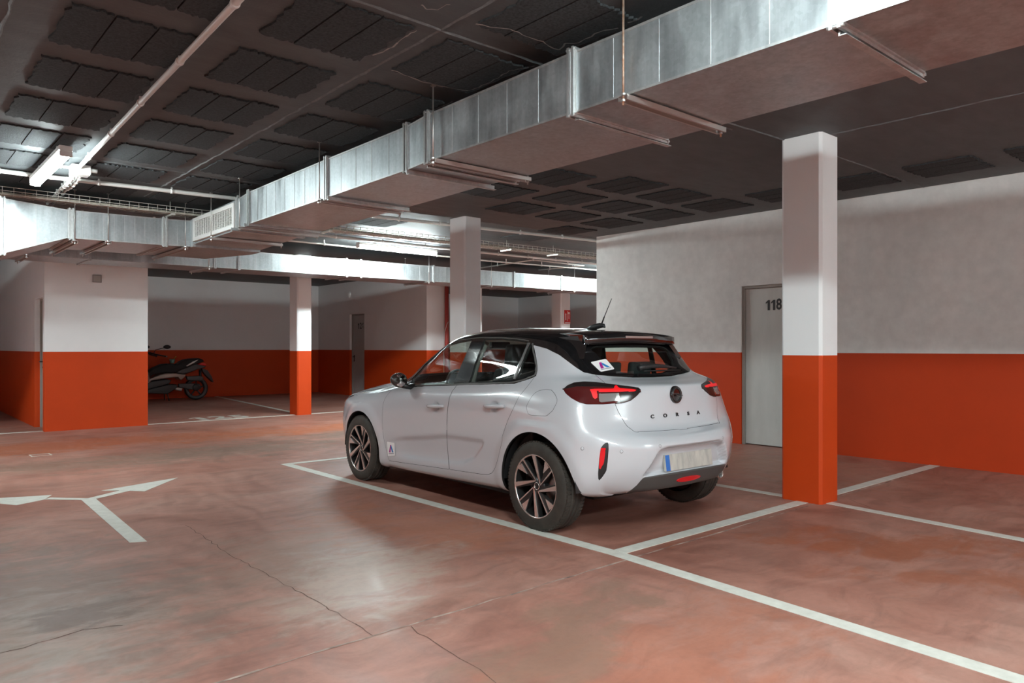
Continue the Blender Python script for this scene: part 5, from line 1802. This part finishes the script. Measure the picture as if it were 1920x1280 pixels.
# ================================================================== the scooter in bay 125
SY = 18.62                       # centre plane of the scooter (parallel to the back wall)
def sp_(L, ox=260, oy=620, s=8.0):
    out = []
    for x, y in L:
        q = pix(ox + x / s, oy + y / s, 1, SY)
        out.append((q.x, max(q.z, .0)))
    return out
M['sc_black'] = mat('scooter_black', (.016, .016, .018), .35)
M['sc_seat'] = mat('scooter_seat', (.012, .012, .013), .7)
M['sc_bronze'] = mat('scooter_bronze', (.30, .245, .215), .3, .5)
M['sc_grey'] = mat('scooter_grey', (.05, .05, .053), .4)
M['sc_metal'] = mat('scooter_metal', (.45, .44, .43), .35, .9)
sc = thing('motor_scooter', 'black and bronze motor scooter parked against the back wall in bay 125', 'scooter', (5.6, SY, 0))
def slab(poly, half, name, material, parent=None, bev=.03, yoff=0.0):
    """outline in the scooter's side plane, given thickness and rounded edges"""
    bm = bmesh.new()
    vs = [bm.verts.new((x, SY + yoff - half, z)) for x, z in poly]
    f = bm.faces.new(vs)
    r = bmesh.ops.extrude_face_region(bm, geom=[f])
    for v_ in [e for e in r['geom'] if isinstance(e, bmesh.types.BMVert)]:
        v_.co.y += 2 * half
    bmesh.ops.recalc_face_normals(bm, faces=bm.faces[:])
    ed = [e for e in bm.edges if abs(e.verts[0].co.y - e.verts[1].co.y) < 1e-6]
    bmesh.ops.bevel(bm, geom=ed, offset=bev, segments=3, affect='EDGES', profile=.6, clamp_overlap=True)
    return MB().from_bm(bm, True).build(name, material, parent or sc)
slab(sp_([(60, 690), (120, 620), (200, 560), (330, 500), (430, 490), (560, 500), (620, 455), (680, 430), (760, 415), (880, 410), (930, 425), (960, 460), (860, 490), (700, 560), (560, 600), (540, 630), (360, 625), (200, 660), (80, 720)]), .14, 'seat', 'sc_seat', None, .035)
slab(sp_([(-60, 850), (60, 760), (160, 705), (260, 665), (380, 628), (540, 635), (680, 655), (660, 690), (610, 735), (580, 720), (560, 690), (460, 700), (300, 720), (160, 745), (40, 810), (-50, 900)]), .17, 'side_panel', 'sc_bronze', None, .02)
tl = slab(sp_([(540, 620), (640, 560), (760, 500), (850, 497), (985, 528), (960, 552), (860, 577), (700, 640), (640, 655)]), .13, 'tail_fairing', 'sc_grey', None, .025)
slab(sp_([(850, 507), (915, 482), (980, 490), (1002, 516), (945, 522)]), .09, 'tail_light', 'lamp_red', tl, .008)
slab(sp_([(680, 525), (790, 455), (870, 430), (800, 480), (700, 530)]), .145, 'grab_rail', 'sc_metal', None, .004)
slab(sp_([(680, 680), (900, 670), (935, 700), (920, 750), (700, 738)]), .06, 'air_box', 'sc_grey', None, .02, -.13)
slab(sp_([(560, 790), (760, 780), (880, 790), (905, 850), (860, 885), (700, 872), (570, 840)]), .05, 'transmission_case', 'sc_grey', None, .02, -.15)
slab(sp_([(490, 840), (640, 850), (620, 900), (540, 890)]), .08, 'engine', 'sc_metal', None, .02, -.05)
slab(sp_([(-120, 880), (40, 820), (160, 752), (400, 722), (460, 740), (420, 790), (300, 830), (160, 860), (-100, 930)]), .18, 'footboard', 'sc_black', None, .02)
slab(sp_([(-100, 930), (160, 862), (400, 800), (545, 800), (560, 840), (480, 900), (400, 945), (160, 935), (-60, 950)]), .15, 'lower_body', 'sc_black', None, .03)
slab(sp_([(935, 560), (1020, 590), (1080, 680), (1112, 768), (1090, 760), (1000, 672), (950, 610)]), .07, 'rear_mudguard', 'sc_black', None, .006)
MB().tube([Vector((x, SY - .12, z)) for x, z in sp_([(895, 580), (905, 740)])], .028, 10).build('shock_absorber', 'sc_black', sc)
st_ = sp_([(400, 900), (425, 1035)])
MB().tube([Vector((st_[0][0], SY - .12, st_[0][1])), Vector((st_[1][0], SY - .16, .014))], .014, 8).tube([Vector((st_[0][0], SY + .12, st_[0][1])), Vector((st_[1][0], SY + .16, .014))], .014, 8).tube([Vector((st_[0][0], SY - .12, st_[0][1])), Vector((st_[0][0], SY + .12, st_[0][1]))], .014, 8).build('centre_stand', 'sc_black', sc)
def sc_wheel(cx_, r):
    w_ = MB().lathe([(r - .075, -.05), (r - .03, -.065), (r - .008, -.05), (r, 0), (r - .008, .05), (r - .03, .065), (r - .075, .05)], (cx_, SY, r), (0, 1, 0), 40).build('wheel_tyre', 'sc_black', sc)
    m = MB().lathe([(r - .07, -.045), (r - .09, -.04), (r - .09, .04), (r - .07, .045)], (cx_, SY, r), (0, 1, 0), 40)
    m.lathe([(0, -.06), (.05, -.06), (.05, .06), (0, .06)], (cx_, SY, r), (0, 1, 0), 20)
    for k in range(5):
        a = 2 * PI * k / 5 + .3
        m.tube([(cx_ + .04 * math.cos(a), SY, r + .04 * math.sin(a)), (cx_ + (r - .08) * math.cos(a), SY, r + (r - .08) * math.sin(a))], [.02, .014], 8)
    m.build('wheel_rim', 'sc_grey', w_)
rc = sp_([(860, 850)])[0]
sc_wheel(rc[0], .275)
MB().lathe([(0, -.215), (.07, -.215), (.085, -.2), (.085, -.15)], (rc[0] - .06, SY, .31), (0, 1, 0), 28).build('clutch_cover', 'sc_black', sc)
fx = rc[0] - 1.50
sc_wheel(fx, .275)
slab([(fx + .10, .52), (fx + .02, .60), (fx + .10, .95), (fx + .22, 1.12), (fx + .34, 1.08), (fx + .36, .80), (fx + .48, .40), (fx + .42, .30), (fx + .33, .34), (fx + .28, .55)], .17, 'front_fairing', 'sc_bronze', None, .05)
slab([(fx - .27, .40), (fx - .20, .50), (fx, .58), (fx + .2, .52), (fx + .27, .40), (fx + .2, .45), (fx, .52), (fx - .2, .44)], .07, 'front_mudguard', 'sc_black', None, .01)
MB().tube([(fx, SY - .09, .275), (fx + .16, SY - .09, .75)], .02, 8).tube([(fx, SY + .09, .275), (fx + .16, SY + .09, .75)], .02, 8).tube([(fx + .16, SY - .09, .75), (fx + .16, SY + .09, .75)], .02, 8).tube([(fx + .16, SY, .75), (fx + .27, SY, 1.10)], .02, 8).build('front_fork', 'sc_metal', sc)
slab([(fx + .08, .98), (fx + .02, 1.10), (fx + .12, 1.38), (fx + .15, 1.38), (fx + .12, 1.12), (fx + .20, 1.02)], .15, 'windscreen', 'sc_black', None, .006)
h0, h1 = sp_([(150, 330), (340, 382)])
hb_ = MB().tube([(h0[0] - .02, SY + .02, h0[1] + .01), (h0[0], SY - .10, h0[1]), (h0[0] + .10, SY - .28, (h0[1] + h1[1]) / 2), (h1[0], SY - .36, h1[1])], [.022, .018, .016, .018], 10).build('handlebar', 'sc_black', sc)
MB().tube([(h0[0], SY + .10, h0[1]), (h0[0] + .10, SY + .28, (h0[1] + h1[1]) / 2), (h1[0], SY + .36, h1[1])], [.018, .016, .018], 10).build('handlebar', 'sc_black', sc)
lv = MB().lathe([(0, 0), (.014, 0), (.014, .03), (0, .03)], (h1[0], SY - .36, h1[1]), (.8, -.4, -.3), 10).build('bar_end', 'sc_metal', hb_)
mc = sp_([(368, 242)])[0]
for s_ in (-1, 1):
    bm = bmesh.new()
    bmesh.ops.create_uvsphere(bm, u_segments=20, v_segments=12, radius=1)
    for v_ in bm.verts:
        v_.co = Vector((mc[0] - (.30 if s_ > 0 else 0) + v_.co.x * .085 + v_.co.y * .02, SY + s_ * .30 + v_.co.y * .05, mc[1] + v_.co.z * .047))
    mr_ = MB().from_bm(bm, True).build('rear_mirror', 'sc_black', sc)
    k0, k1 = sp_([(195, 330), (212, 285)])
    dx_ = -.30 if s_ > 0 else 0.0
    MB().tube([(k0[0] + dx_, SY + s_ * .18, k0[1]), (k1[0] + dx_, SY + s_ * .22, k1[1]), (mc[0] + dx_ - .05, SY + s_ * .29, mc[1] - .02)], .008, 8).build('mirror_stem', 'sc_black', mr_)
# little things left on the seat
cq = sp_([(430, 425), (545, 425), (525, 492), (460, 492)])
cx_ = (cq[2][0] + cq[3][0]) / 2
z0, z1 = cq[2][1] + .004, cq[0][1] + .004
cup = thing('cup', 'small teal cup with a yellow straw standing on the scooter seat', 'cup', (cx_, SY - .05, z0))
MB().lathe([(0, z0), (.042, z0), (.064, z1), (.060, z1), (.040, z0 + .008), (0, z0 + .008)], (cx_, SY - .05, 0), (0, 0, 1), 24).build('cup_body', mat('teal_cup', (.14, .30, .25), .45), cup)
s0, s1 = sp_([(505, 440), (552, 380)])
MB().tube([(s0[0], SY - .05, s0[1]), (s1[0], SY - .05, s1[1])], .008, 8).build('straw', mat('yellow_straw', (.62, .50, .05), .45), cup)
